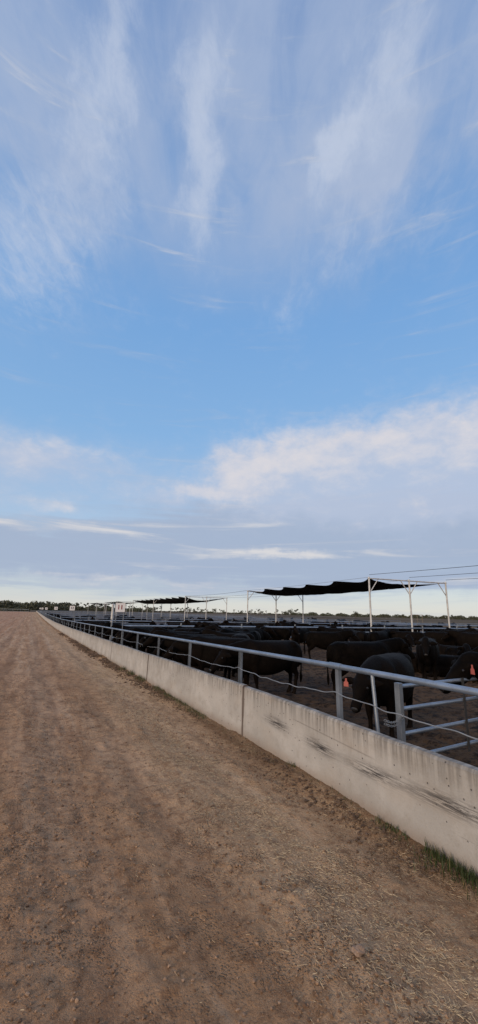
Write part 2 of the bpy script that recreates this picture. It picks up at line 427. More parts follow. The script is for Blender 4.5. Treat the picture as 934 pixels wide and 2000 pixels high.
sz = .0025 + .0085 * nr.random(len(xx)) ** 4; sz[nr.random(len(xx)) < .003] *= 1.6
zz = road_z(xx, yy) + sz * .3
o = stones('gravel', np.stack([xx, yy, zz], 1), sz, M['stone'])
tag(o, 'loose gravel stones scattered over the dirt road', 'gravel', kind='stuff')
# one larger stone
bm = bmesh.new(); bmesh.ops.create_icosphere(bm, subdivisions=3, radius=1)
for v in bm.verts:
    p = v.co; k = 1 + .16 * math.sin(3 * p.x + 1) * math.cos(4 * p.y) + .08 * math.sin(7 * p.z + 5 * p.x)
    v.co = Vector((p.x * k * .034, p.y * k * .027, p.z * k * .019))
me = bpy.data.meshes.new('rock'); bm.to_mesh(me); bm.free()
me.materials.append(simple('rock_face', (.27, .19, .14), .9, var=.25, scale=60, bump=.5, bscale=150))
o = bpy.data.objects.new('rock', me); COL.objects.link(o); o.location = (1.60, 1.91, float(road_z(np.array([1.6]), np.array([1.91]))[0]) + .012)
tag(o, 'largest pinkish brown stone lying loose on the road in the foreground', 'stone')
# straw
def mat_straw():
    m, t, b = new_mat('straw')
    isl = t.node('ShaderNodeNewGeometry').outputs['Random Per Island']
    t.put(b.inputs['Base Color'], t.mix(isl, (.26, .19, .12), (.60, .50, .34)))
    b.inputs['Roughness'].default_value = .8
    return m
M['straw'] = mat_straw()
N = 46000
yy = 1.0 + nr.random(N) ** 1.6 * 15
xx = 2.08 + nr.normal(0, .32, N)
far = nr.random(N) < .04; xx[far] = nr.uniform(-1.0, 2.6, far.sum())
dens = np.clip((fbm(xx * 2.2, yy * 1.0, 3, 77) - .40) * 4.5, .05, 1); keep = (nr.random(N) < dens) & (xx < 2.66)
xx, yy = xx[keep], yy[keep]; n = len(xx)
L = nr.uniform(.003, .012, n); L[nr.random(n) < .05] *= 2.2; W = nr.uniform(.0005, .0011, n); a = nr.uniform(0, 3.1416, n)
zz = road_z(xx, yy) + .004; tilt = nr.normal(0, .22, n)
dx, dy, dz = np.cos(a) * L, np.sin(a) * L, tilt * L
px, py = -np.sin(a) * W, np.cos(a) * W
C0 = np.stack([xx, yy, zz + np.abs(dz)], 1); D_ = np.stack([dx, dy, dz], 1); P_ = np.stack([px, py, np.zeros(n)], 1); U = np.stack([np.zeros(n), np.zeros(n), W * 1.4], 1)
V = np.stack([C0 - D_ - P_, C0 - D_ + P_, C0 - D_ + U, C0 + D_ - P_, C0 + D_ + P_, C0 + D_ + U], 1)
Fs = np.array([[0, 3, 4, 1], [1, 4, 5, 2], [2, 5, 3, 0]])
Fq = (Fs[None] + (np.arange(n) * 6)[:, None, None]).reshape(-1, 4)
tag(fast_mesh('straw', V.reshape(-1, 3), Fq, M['straw'], smooth=False), 'pale chopped straw strewn along the road edge beside the bunk', 'straw', kind='stuff')
# clods of soil along the foot of the bunk
N = 9000
yy = 2.2 + nr.random(N) ** 1.3 * 38; xx = 2.66 - np.abs(nr.normal(0, .16, N))
dens = np.clip((fbm(yy * .7, xx * 2, 3, 87) - .40) * 5, .05, 1); keep = nr.random(N) < dens
xx, yy = xx[keep], yy[keep]; sz = (.005 + .022 * nr.random(len(xx)) ** 3) * np.clip(yy / 9, .7, 1.9)
o = stones('soil_clods', np.stack([xx, yy, road_z(xx, yy) + sz * .3], 1), sz, simple('clod_soil', (.10, .066, .045), .95, var=.4, scale=8))
tag(o, 'crumbly dark soil clods heaped along the foot of the bunk', 'soil', kind='stuff')
# grass
def mat_grass():
    m, t, b = new_mat('grass_blade')
    isl = t.node('ShaderNodeNewGeometry').outputs['Random Per Island']
    cr = t.mix(isl, (.020, .038, .010), (.050, .075, .020))
    cr = t.mix(t.ss(isl, .93, .95), cr, (.22, .16, .07))
    t.put(b.inputs['Base Color'], cr); b.inputs['Roughness'].default_value = .6
    return m
M['grass'] = mat_grass()
tufts = []
def tuft(y0, y1, n, hgt, w=.07):
    for i in range(n):
        tufts.append((WX - .008 - abs(rng.gauss(0, w)), rng.uniform(y0, y1), hgt * rng.uniform(.45, 1.1)))
tuft(1.85, 2.48, 460, .075, .05); tuft(1.95, 2.4, 160, .085, .09); tuft(2.62, 2.95, 130, .05, .04); tuft(2.5, 3.6, 50, .04, .05)
tuft(4.12, 4.25, 26, .06, .02); tuft(3.6, 4.6, 40, .035, .05)
tuft(6.6, 9.6, 900, .06, .07); tuft(9.4, 9.9, 60, .08, .05); tuft(10.6, 11.3, 260, .10, .09); tuft(11.8, 12.3, 160, .13, .08); tuft(12.9, 13.4, 120, .12, .09); tuft(14, 26, 260, .07, .09)
tuft(4.7, 6.6, 90, .035, .08)
Vs = []; Fs = []
for (x, y, h) in tufts:
    z = float(road_z(np.array([x]), np.array([y]))[0]) - .005
    a = rng.uniform(0, 6.28); lean = rng.uniform(.1, .55) * h; w = rng.uniform(.0014, .0028)
    dx, dy = math.cos(a), math.sin(a); px, py = -dy * w, dx * w
    if x + dx * lean > WX - .006: dx = -abs(dx)
    b0 = len(Vs)
    for k, (s_, l) in enumerate(((0, 0), (.5, .3), (1, 1))):
        ww = (1, .8, .12)[k]
        Vs.append((x + dx * lean * l + px * ww, y + dy * lean * l + py * ww, z + h * s_))
        Vs.append((x + dx * lean * l - px * ww, y + dy * lean * l - py * ww, z + h * s_))
    Fs += [(b0, b0 + 1, b0 + 3, b0 + 2), (b0 + 2, b0 + 3, b0 + 5, b0 + 4)]
tag(mesh_obj('grass', Vs, Fs, M['grass']), 'green grass sprouting along the foot of the concrete bunk', 'grass', kind='stuff')

# ------------------------------------------------------------------ feed bunk panels
PL = 5.2; Y0 = 5.43            # length of a bunk panel, first visible joint
def mat_conc():
    m, t, b = new_mat('bunk_concrete')
    tc = t.node('ShaderNodeTexCoord').outputs['Object']; P = t.node('ShaderNodeNewGeometry').outputs['Position']
    x, y, z = t.sep(tc); X, Y, Z = t.sep(P)
    big = t.noise(P, 1.1, 5, .6); mid = t.noise(P, 6, 6, .65); fi = t.noise(P, 60, 5, .7)
    c = t.mix(t.ss(big, .35, .68), (.35, .345, .335), (.46, .455, .445))
    c = t.mix(t.m('MULTIPLY', t.ss(mid, .45, .7), .35), c, (.235, .21, .18))
    c = t.mix(t.m('MULTIPLY', t.ss(fi, .5, .75), .3), c, (.22, .20, .175))
    # rain streaks from the lip
    stn = t.noise(t.comb(0, t.m('MULTIPLY', Y, 26), t.m('MULTIPLY', Z, 1.2)), 1.0, 4, .6)
    top = t.ss(z, .38, .66)
    c = t.mix(t.m('MULTIPLY', t.m('MULTIPLY', top, t.ss(stn, .38, .64)), .65), c, (.10, .095, .09))
    lip = t.ss(z, .600, .65)
    c = t.mix(t.m('MULTIPLY', lip, t.m('ADD', .15, t.m('MULTIPLY', t.ss(mid, .4, .6), .5))), c, (.12, .115, .11))
    # reddish dirt splash at the foot
    foot = t.m('SUBTRACT', 1.0, t.ss(t.m('ADD', z, t.m('MULTIPLY', t.m('SUBTRACT', mid, .5), .16)), .02, .16))
    c = t.mix(t.m('MULTIPLY', foot, .55), c, (.20, .14, .10))
    warm = t.m('MULTIPLY', t.ss(t.noise(t.comb(0, t.m('MULTIPLY', Y, .9), t.m('MULTIPLY', Z, 3)), 1.5, 4), .52, .7), .18)
    c = t.mix(warm, c, (.36, .29, .22))
    # tyre scuffs
    sc = t.noise(t.comb(0, t.m('MULTIPLY', Y, 4.0), t.m('MULTIPLY', Z, 80)), 1.0, 7, .8, .3)
    sp = t.noise(t.comb(7, t.m('MULTIPLY', Y, 1.1), 0), 1.0, 3, .6)
    def g1(v, c0, s0): return t.m('EXPONENT', t.m('MULTIPLY', t.m('POWER', t.m('ABSOLUTE', t.m('DIVIDE', t.m('SUBTRACT', v, c0), s0)), 2.0), -1.0))
    band = g1(t.m('ADD', Z, t.m('MULTIPLY', t.m('SINE', t.m('MULTIPLY', Y, 2.3)), .02)), .345, .050)
    ymask = t.m('ADD', t.m('ADD', g1(Y, 2.25, .34), g1(Y, 3.0, .28)), t.m('ADD', g1(Y, 3.72, .22), g1(Y, 4.55, .22)))
    ymask = t.m('MINIMUM', ymask, 1.0)
    sq = t.m('MULTIPLY', t.m('MULTIPLY', band, ymask), t.ss(sc, .42, .54))
    sq2 = t.m('MULTIPLY', t.m('MULTIPLY', g1(Z, .20, .05), t.ss(sp, .58, .68)), t.ss(sc, .52, .66))
    far_ = t.m('MULTIPLY', t.m('MULTIPLY', g1(z, .40, .06), t.ss(Y, 7, 8)), t.m('MULTIPLY', t.ss(sp, .55, .62), t.ss(sc, .5, .66)))
    c = t.mix(t.m('MULTIPLY', t.m('ADD', sq, t.m('MULTIPLY', t.m('ADD', sq2, far_), .6)), 1.0, clamp=True), c, (.035, .034, .037))
    # long thin scratch lines
    ln = t.m('MULTIPLY', g1(t.m('ADD', Z, t.m('MULTIPLY', Y, -.035)), .335, .006), t.m('MULTIPLY', t.ss(Y, 2.9, 3.1), t.m('SUBTRACT', 1.0, t.ss(Y, 4.1, 4.25))))
    c = t.mix(t.m('MULTIPLY', ln, .45), c, (.12, .11, .10))
    ja = t.m('MINIMUM', y, t.m('SUBTRACT', PL - .022, y))
    c = t.mix(t.m('MULTIPLY', t.m('SUBTRACT', 1.0, t.ss(t.m('ADD', ja, t.m('MULTIPLY', t.m('SUBTRACT', mid, .5), .05)), .0, .045)), .75), c, (.075, .045, .032))
    # pits
    v = t.vor(P, 19); rnd = t.sep(v['Color'])
    pit = t.m('MULTIPLY', t.ss(v['Distance'], .16, .09), t.ss(rnd[0], .82, .84))
    pv = t.m('MULTIPLY', pit, 1)
    c = t.mix(t.m('MULTIPLY', pv, .8), c, (.04, .037, .035))
    t.put(b.inputs['Base Color'], c); b.inputs['Roughness'].default_value = .85; b.inputs['Specular IOR Level'].default_value = .3
    h = t.m('SUBTRACT', t.m('ADD', t.m('MULTIPLY', fi, .35), t.m('MULTIPLY', mid, .8)), t.m('MULTIPLY', pit, 1.2))
    t.put(b.inputs['Normal'], t.bump(h, .5, .012))
    return m
M['conc'] = mat_conc()
def bunk_mesh(seed):
    rg = random.Random(seed); n = 40; L = PL - .022
    prof = [(0, -.25), (.004, .0), (.012, .628), (.026, .648), (.080, .650), (.096, .636), (.13, .18), (.30, .07), (.52, .10), (.62, .24), (.70, .26), (.76, .25), (.78, -.28)]
    # cross-section in (x, z); swept along y with slight unevenness of the lip
    vs = []; fs = []
    for i in range(n + 1):
        y = L * i / n; w = .004 * math.sin(y * 1.7 + seed) + rg.uniform(-.0015, .0015)
        for k, (px, pz) in enumerate(prof):
            vs.append((px + (w * .5 if 0 < k < 6 else 0), y, pz + (w if 1 < k < 6 else 0)))
    k = len(prof)
    for i in range(n):
        for j in range(k - 1): fs.append((i * k + j, i * k + j + 1, (i + 1) * k + j + 1, (i + 1) * k + j))
    fs.append(tuple(range(k))); fs.append(tuple(n * k + j for j in range(k - 1, -1, -1)))
    me = bpy.data.meshes.new('feed_bunk'); me.from_pydata(vs, [], fs); me.materials.append(M['conc'])
    bm = bmesh.new(); bm.from_mesh(me); bmesh.ops.recalc_face_normals(bm, faces=bm.faces); bm.to_mesh(me); bm.free()
    return me
BM = [bunk_mesh(i) for i in range(4)]
y = Y0 - 2 * PL; i = 0; lab = {1: 'nearest pale concrete feed bunk panel with long black tyre scuffs along its road face',
    2: 'pale concrete feed bunk panel just beyond the nearest panel joint, faint scuff mid face',
    3: 'concrete feed bunk panel with green grass in front, third from the camera',
    4: 'concrete feed bunk panel with rough soil heaped at its foot, fourth from the camera'}
while y < 250:
    y1 = y + PL; a = math.atan2(g(y1) - g(y), PL)
    if i > 0:
        o = bpy.data.objects.new('feed_bunk', BM[i % 4]); COL.objects.link(o)
        o.location = (WX + rng.uniform(-.004, .004), y + .011, g(y) + rng.uniform(-.004, .004)); o.rotation_euler = (a, 0, 0)
        tag(o, lab.get(i, 'one of the concrete feed bunk panels in the long row running away to the horizon'), 'feed bunk',
            'near panels of the feed bunk' if i in lab else 'far panels of the feed bunk')
    y = y1; i += 1

# ------------------------------------------------------------------ galvanised steel
def mat_galv(name, col=(.34, .40, .48), rough=.38, metal=.75):
    m, t, b = new_mat(name)
    P = t.node('ShaderNodeNewGeometry').outputs['Position']
    n = t.noise(P, 3, 5, .65); s = t.noise(P, 45, 4, .6)
    c = t.mix(t.ss(n, .35, .7), tuple(v * .72 for v in col), col)
    c = t.mix(t.m('MULTIPLY', t.ss(s, .55, .72), .35), c, (.17, .15, .14))
    t.put(b.inputs['Base Color'], c); b.inputs['Metallic'].default_value = metal
    t.put(b.inputs['Roughness'], t.m('ADD', rough, t.m('MULTIPLY', s, .2)))
    return m
M['galv'] = mat_galv('galvanised_steel')
M['galv_post'] = mat_galv('galvanised_post', (.23, .26, .30), .5, .5)
M['pale_steel'] = mat_galv('pale_steel', (.62, .64, .66), .5, .15)
M['wire'] = mat_galv('wire_cable', (.36, .37, .38), .45, .6)
M['dark'] = simple('dark_strap', (.03, .03, .032), .7)

# neck rail fence along the bunk
nf = empty('neck_rail_fence', (RX, 0, 0)); tag(nf, 'galvanised neck rail fence with sagging cable running along the top of the feed bunk', 'fence')
ys_ = [-4] + [2 + k * 2.45 for k in range(101)]
pp = []
yv = -4.0
while yv < 249: pp.append((0, yv, g(yv) + 1.0)); yv += 1.2
mb = MB(); mb.tube(pp, .031, 14); mb.build('neck_rail', M['galv'], nf, True)
def sleeve(y): 
    mb = MB(); mb.tube([(0, y - .11, g(y) + 1.0), (0, y + .11, g(y) + 1.0)], .0365, 14); return mb
sleeve(4.33).build('rail_sleeve', M['galv'], nf, True)
sleeve(9.28).build('rail_sleeve', M['galv'], nf, True)
bmp = MB()       # rolled channel post: web and two flanges
bmp.box((0, 0, .36), (.006, .062, .72)); bmp.box((-.022, -.029, .36), (.038, .006, .72)); bmp.box((-.022, .029, .36), (.038, .006, .72))
post0 = None
ky = 0; yv = 4.28 - 2.66 * 2
while yv < 249:
    z = g(yv) + .25
    if post0 is None:
        post0 = bmp.build('post', M['galv_post'], nf); po = post0
    else:
        po = post0.copy(); COL.objects.link(po); po.parent = nf
    po.location = (0.01, yv, z); po.rotation_euler = (rng.uniform(-.02, .02), rng.uniform(-.01, .01), rng.choice((0, 0, math.pi, .1)))
    yv += 2.66 + rng.uniform(-.05, .05); ky += 1
mb = MB(); mb.tube([(0, 3.71, 1.0), (.0, 3.64, .20)], .020, 10); mb.build('bar', M['galv'], nf, True)
mb = MB(); mb.box((.045, 4.34, .60), (.035, .05, .80), .004); mb.build('backing_post', M['dark'], nf)
pp = []; yv = -3.0
while yv < 200:
    sag = -.05 * math.sin(math.pi * ((yv - 4.28) / 2.66 % 1))
    pp.append((-.035 + .008 * math.sin(yv * 9), yv, g(yv) + .70 + sag + (.0065 * math.sin(yv * 12) + .004 * math.sin(yv * 19 + 1)) * (1 if yv < 7.5 else .35)))
    yv += .035 if yv < 14 else (.2 if yv < 60 else 1.2)
mb = MB(); mb.tube(pp, .0055, 6); mb.build('cable', M['wire'], nf, True)

# ------------------------------------------------------------------ gate in the near corner
ga = math.atan2(.10, 1.0)
gt = empty('pen_gate', (3.90, 3.80, PEN), ga); tag(gt, 'galvanised pipe pen gate with four rails standing behind the nearest bunk panel', 'gate')
mb = MB(); mb.box((0, 0, .53), (.068, .068, 1.06), .004); mb.build('gate_post', M['galv_post'], gt)
mb = MB(); mb.box((6.2, 0, .53), (.068, .068, 1.06), .004); mb.build('gate_post', M['galv_post'], gt)
for z in (1.02, .78, .52, .27):
    mb = MB(); mb.tube([(.04, 0, z), (6.16, 0, z)], .0225, 12); mb.build('rail', M['galv'], gt, True)
mb = MB(); mb.box((1.22, -.03, .62), (.045, .008, .86)); mb.build('strap', M['dark'], gt)
# chain: links run from the gate post to the slanting bar
mb = MB(); P0 = Vector((0, -.04, .74)); P1 = Vector((-.43, -.14, .74))
for rep, dz in ((0, .0), (1, -.035)):
    for k in range(13):
        u = (k + .5) / 13; c = P0.lerp(P1, u) + Vector((0, 0, dz - .055 * math.sin(math.pi * u)))
        ring = []
        for q in range(9):
            w = 2 * math.pi * q / 8; a_, b_ = .021 * math.cos(w), .010 * math.sin(w)
            ring.append(c + Vector((a_, b_ if k % 2 else 0, 0 if k % 2 else b_)))
        mb.tube(ring, .0032, 5, cap=False)
mb.build('chain', M['wire'], gt, True)

# ------------------------------------------------------------------ cross fences and back fences
def rail_fence(name, label, group, A, B, n_rails=4, hgt=1.35, step=3.4, rr_=.04, mat='galv', pr=.05):
    """pipe fence from A to B (x, y); rails follow the ground"""
    e = empty(name, (A[0], A[1], 0)); tag(e, label, 'fence', group)
    L = math.hypot(B[0] - A[0], B[1] - A[1]); n = max(1, round(L / step)); ux, uy = (B[0] - A[0]) / L, (B[1] - A[1]) / L
    base = [(ux * L * k / n, uy * L * k / n, g(A[1] + uy * L * k / n) + PEN) for k in range(n + 1)]
    for r_ in range(n_rails):
        h = hgt - .04 - r_ * (hgt - .35) / max(1, n_rails - 1) - (.02 if r_ == 0 else 0)
        mb = MB(); mb.tube([(p[0], p[1], p[2] + h) for p in base], rr_ if r_ == 0 else rr_ * .75, 8); mb.build('rail', M[mat], e, True)
    mb = MB(); mb.tube([(0, 0, 0), (0, 0, hgt + .12)], pr, 8); p0 = mb.build('post', M['galv_post'], e, True); p0.location = base[0]
    for p in base[1:]:
        c = p0.copy(); COL.objects.link(c); c.parent = e; c.location = p
    return e
YF = [23.5, 44.5, 66, 88, 110, 132, 154, 176, 198, 224]
names = ['first', 'second', 'third', 'fourth']
for k, yf in enumerate(YF):
    lb = ('steel pipe cross fence dividing the pens, %s row beyond the standing cattle' % names[k]) if k < 4 else 'one of the far steel pipe cross fences stacked up toward the horizon'
    rail_fence('pipe_fence', lb, 'near cross fences between the pens' if k < 4 else 'far cross fences between the pens', (3.95, yf), (50, yf), 4 if k < 3 else 3, 1.30, 3.8 if k < 4 else 6.5, .05 if k < 2 else .04, 'galv')
rail_fence('pipe_fence', 'long steel pipe fence along the back of the pens parallel to the bunk', 'back fences', (50.3, -4), (50.3, 224), 4, 1.35, 4.2)
rail_fence('pipe_fence', 'far steel pipe fence across the lane behind the back fence of the pens', 'back fences', (58, 8), (58, 226), 3, 1.35, 5)
for k, yf in enumerate((30, 62, 96, 140, 190)):
    rail_fence('pipe_fence', 'one of the cross fences in the second block of pens behind the lane', 'cross fences of the second block of pens', (58.3, yf), (101, yf), 3, 1.3, 6)
# fence across the far end of the road
e = rail_fence('pipe_fence', 'pale low fence across the far end of the dirt road', 'road end fence', (-120, 262), (-1, 262), 2, 1.4, 4.0, .06, 'pale_steel')

# ------------------------------------------------------------------ shade structures
M['cloth'] = None
def mat_cloth():
    m, t, b = new_mat('shade_cloth')
    P = t.node('ShaderNodeNewGeometry').outputs['Position']
    n = t.noise(P, .8, 4); t.put(b.inputs['Base Color'], t.mix(n, (.010, .011, .014), (.020, .021, .026)))
    b.inputs['Roughness'].default_value = .9; b.inputs['Specular IOR Level'].default_value = .15
    return m
M['cloth'] = mat_cloth()
SX = (23.1, 27.1, 31.1); SH = 4.56
def shade(y0, y1, ncusp, label, mids=(), droop=.36, ox=23.1, rz=0.0):
    e = empty('shade_structure', (ox, y0, 0), R(rz)); tag(e, label, 'shade structure', 'shade cloth structures over the pens')
    pd = None
    for yb in [y0] + list(mids) + [y1]:
        gz = g(yb) + PEN; top = SH + g(yb) * .55
        mb = MB(); mb.tube([(-.1, yb - y0, top), (SX[2] - SX[0] + .1, yb - y0, top)], .055, 10); beam = mb.build('beam', M['pale_steel'], e, True)
        for i, sx in enumerate(SX):
            mb = MB(); mb.tube([(sx - SX[0], yb - y0, gz - .1), (sx - SX[0], yb - y0, top + (.12 if yb in (y0, y1) else -.06))], .068, 12); p = mb.build('post', M['pale_steel'], e, True)
            for s_ in (-1, 1):
                if (i == 0 and s_ < 0) or (i == 2 and s_ > 0): continue
                mb = MB(); mb.tube([(sx - SX[0] + .05 * s_, yb - y0, top - 1.05), (sx - SX[0] + .85 * s_, yb - y0, top - .05)], .036, 8)
                mb.build('brace', M['pale_steel'], p, True)
    # cables along the length
    L = y1 - y0
    T = lambda yy_: SH + g(y0 + yy_) * .55
    for i, sx in enumerate(SX):
        mb = MB(); mb.tube([(sx - SX[0], L * k / 12, T(L * k / 12) + .09 - .05 * math.sin(math.pi * k / 12)) for k in range(13)], .012, 6)
        mb.build('cable', M['wire'], e, True)
    # cloth: cusps on both long edges, sagging between the cross wires
    a0, a1 = .06, L - .15; seg = (a1 - a0) / ncusp; vs = []; fs = []; nu = 14; per = 10; W = SX[2] - SX[0]
    rows = ncusp * per + 1
    for j in range(rows):
        v = a0 + seg * j / per; ph = (j % per) / per; s_ = math.sin(math.pi * ph)
        for i in range(nu + 1):
            u = i / nu; inset = .75 * s_
            x = inset + (W - 2 * inset) * u
            sg = .15 * s_ + droop * math.sin(math.pi * u ** .8) + (droop * .5) * u * math.sin(math.pi * v / L) + .035 * math.sin(u * 9 + v * 1.3) + .02 * math.sin(u * 31 + v)
            vs.append((x, v, T(v) + .05 - sg))
    for j in range(rows - 1):
        for i in range(nu):
            a = j * (nu + 1) + i; fs.append((a, a + 1, a + nu + 2, a + nu + 1))
    c = mesh_obj('shade_cloth', vs, fs, M['cloth'], e, False)
    sm = c.modifiers.new('thickness', 'SOLIDIFY'); sm.thickness = .012
    return e
shade(24.8, 47.6, 5, 'nearest large black shade cloth roof on pale steel posts above the right hand pen', ox=23.1, rz=-3)
shade(72, 117, 10, 'second long black shade cloth roof on pale posts, seen beyond sign 11', mids=(94.5,), droop=.7, ox=24.4, rz=-.5)
shade(138, 164, 6, 'small far black shade cloth roof on pale posts left of sign 11', ox=24.4)
shade(186, 214, 6, 'farthest small shade cloth roof, between signs 12 and 11', ox=24.4)
# cables between the structures and on to the next one out of view
for i, sx in enumerate(SX):
    lb = ['overhead cable from the near left corner post of the nearest shade roof', 'overhead cable from the middle front post of the nearest shade roof', 'overhead cable from the far right corner post of the nearest shade roof'][i]
    mb = MB(); mb.tube([(sx, 24.75 - .21 * i - 25.0 * k / 12, SH + .12 - .10 * math.sin(math.pi * k / 12)) for k in range(13)], .016, 6)
    tag(mb.build('overhead_cable', M['dark'], None, True), lb, 'cable', 'overhead cables')
for i, sx in enumerate(SX):
    T = lambda y_: SH + g(y_) * .55 + .1
    mb = MB(); ya, yb = 47.6 - .2 * i, 72 - .03 * i; mb.tube([(sx + 1.2 + .1 * k / 12, ya + (yb - ya) * k / 12, T(ya + (yb - ya) * k / 12) - .15 * math.sin(math.pi * k / 12)) for k in range(13)], .016, 6)
    tag(mb.build('overhead_cable', M['dark'], None, True), ['left', 'middle', 'right'][i] + ' overhead cable strung between the nearest and second shade roofs', 'cable', 'overhead cables')
# posts carrying the near cables, just outside the frame to the right
for i, sx in enumerate(SX):
    mb = MB(); mb.tube([(sx, -.4, PEN - .1), (sx, -.4, SH + .15)], .068, 12)
    tag(mb.build('cable_post', M['pale_steel'], None, True), ['left', 'middle', 'right'][i] + ' pale steel post holding an overhead cable beyond the right edge', 'post', 'cable posts')

# ------------------------------------------------------------------ pen number signs
M['sign'] = simple('sign_white', (.74, .74, .76), .5, var=.06, scale=8)
M['num'] = simple('sign_digits', (.22, .012, .02), .5, var=.1)
M['num_dark'] = simple('sign_digits_dark', (.045, .03, .04), .5, var=.1)
def text_mesh(txt, size, mat, parent, loc, name='number'):
    cu = bpy.data.curves.new(name, 'FONT'); cu.body = txt; cu.size = size; cu.align_x = 'CENTER'; cu.align_y = 'CENTER'; cu.extrude = .002; cu.offset = size * .028
    to = bpy.data.objects.new(name + '_curve', cu); COL.objects.link(to)
    me = bpy.data.meshes.new_from_object(to); me.name = name; bpy.data.objects.remove(to)
    me.materials.clear(); me.materials.append(mat)
    o = bpy.data.objects.new(name, me); COL.objects.link(o); o.parent = parent
    o.location = loc; o.rotation_euler = (R(90), 0, 0)
    return o
def sign(num, y, x, w, zc, label, dark=False):
    e = empty('pen_sign', (x, y, g(y)), R(-4)); tag(e, label, 'sign', 'numbered pen signs')
    zl = zc - g(y)
    mb = MB(); mb.tube([(w * .40, 0, .25), (w * .40, 0, zl + w * .5)], .014, 8); mb.build('pole', M['galv_post'], e, True)
    mb = MB(); mb.box((0, -.02, zl), (w, .004, w * .94), .001); bd = mb.build('board', M['sign'], e)
    text_mesh(num, w * .62, M['num_dark'] if dark else M['num'], bd, (0, -.0245, zl))
    fr = MB(); t_ = .012
    fr.box((0, -.018, zl + w * .47 + t_ / 2), (w + 2 * t_, .02, t_)); fr.box((0, -.018, zl - w * .47 - t_ / 2), (w + 2 * t_, .02, t_))
    fr.box((w * .5 + t_ / 2, -.018, zl), (t_, .02, w * .94)); fr.box((-w * .5 - t_ / 2, -.018, zl), (t_, .02, w * .94))
    fr.build('sign_frame', M['dark'], e)
sign('11', 18.2, 3.34, .395, 1.70, 'white square sign reading 11 in dark red on a thin pole, nearest sign')
sign('12', 41.9, 3.40, .44, 1.66, 'white square sign reading 12, second sign down the bunk', True)
sign('13', 70, 3.40, .46, 1.62, 'small distant white sign reading 13, beyond sign 12', True)
sign('14', 118, 3.50, .56, 1.50, 'tiny distant white sign reading 14', True)
sign('15', 158, 3.50, .60, 1.45, 'tiny distant white sign reading 15', True)
sign('16', 196, 3.50, .60, 1.42, 'farthest tiny white sign reading 16 near the end of the road', True)

# pale standpipe beside sign 11
e = empty('standpipe', (10.3, 61.5, g(61.5) + PEN)); tag(e, 'pale vertical water pipe standing just left of sign 11', 'pipe')
mb = MB(); mb.tube([(0, 0, 0), (0, 0, 3.1)], [.19, .17], 14); mb.build('pipe', M['pale_steel'], e, True)
mb = MB(); mb.tube([(0, 0, 3.1), (0, 0, 3.16), (0, 0, 3.28)], [.21, .21, .05], 14); mb.build('cap', M['pale_steel'], e, True)
# yard frame on the skyline
e = empty('loading_frame', (82.3, 73, g(73) + .0), R(-48)); tag(e, 'rusty two bay pipe frame standing alone on the skyline at the right', 'frame')
M['rust'] = simple('rusty_pipe', (.17, .14, .105), .8, var=.3)
for x in (-1.1, 0, 1.1):
    mb = MB(); mb.tube([(x, 0, -.2), (x, 0, 2.75)], .05, 8); mb.build('upright', M['rust'], e, True)
    mb = MB(); mb.tube([(x, .9, -.2), (x, .9, 2.75)], .05, 8); mb.build('upright', M['rust'], e, True)
mb = MB(); mb.tube([(-1.1, 0, 2.75), (1.1, 0, 2.75)], .05, 8); mb.build('top_bar', M['rust'], e, True)
mb = MB(); mb.tube([(-1.1, .9, 2.75), (1.1, .9, 2.75)], .05, 8); mb.build('top_bar', M['rust'], e, True)
mb = MB(); mb.tube([(-1.1, 0, 1.75), (1.1, 0, 1.75)], .04, 8); mb.build('middle_bar', M['rust'], e, True)
# troughs: low concrete water troughs under the cross fences
def trough(x, y, label):
    e = empty('water_trough', (x, y, g(y) + PEN), 0); tag(e, label, 'water trough', 'water troughs in the pens')
    mb = MB(); mb.box((0, 0, .30), (3.2, .75, .60), .03); mb.build('basin', M['conc'], e)
    mb = MB(); mb.box((0, 0, .606), (2.9, .5, .008)); mb.build('water', simple('trough_water', (.05, .06, .07), .05), e)
    mb = MB(); mb.tube([(-1.7, -.45, .0), (-1.7, -.45, .95), (1.7, -.45, .95), (1.7, -.45, .0)], .035, 8); mb.build('guard_rail', M['galv'], e, True)
trough(8.5, 24.2, 'concrete water trough with guard rail under the first cross fence')
trough(12.5, 45.2, 'concrete water trough with guard rail under the second cross fence')

# ------------------------------------------------------------------ cattle
def mat_hide():
    m, t, b = new_mat('black_hide')
    tc = t.node('ShaderNodeTexCoord').outputs['Object']; oi = t.node('ShaderNodeObjectInfo').outputs['Random']
    x, y, z = t.sep(tc)
    n = t.noise(tc, 3.5, 5, .6); hair = t.noise(t.comb(t.m('MULTIPLY', x, 25), t.m('MULTIPLY', y, 60), t.m('MULTIPLY', z, 60)), 1, 4, .7)
    clump = t.noise(tc, 22, 4, .65)
    c = t.mix(t.ss(n, .38, .68), (.0018, .0017, .0017), (.0055, .0042, .0037))
    c = t.mix(t.m('MULTIPLY', t.ss(clump, .5, .72), .5), c, (.010, .0075, .006))
    c = t.mix(t.m('MULTIPLY', oi, .35), c, (.013, .0095, .008))
    # dried mud on belly and legs
    mud = t.m('MULTIPLY', t.m('SUBTRACT', 1.0, t.ss(t.m('ADD', z, t.m('MULTIPLY', t.m('SUBTRACT', n, .5), .8)), .10, .48)), .45)
    c = t.mix(mud, c, (.022, .016, .012))
    t.put(b.inputs['Base Color'], c)
    b.inputs['Roughness'].default_value = .55; b.inputs['Specular IOR Level'].default_value = .02
    t.put(b.inputs['Normal'], t.bump(t.m('ADD', t.m('MULTIPLY', hair, .5), clump), .45, .02))
    return m
M['hide'] = mat_hide()
M['eye'] = simple('eye', (.012, .010, .010), .12, var=.02)
M['tag_orange'] = simple('ear_tag', (.40, .10, .08), .5, var=.08)
M['nose'] = simple('nose', (.018, .017, .018), .3, var=.1)

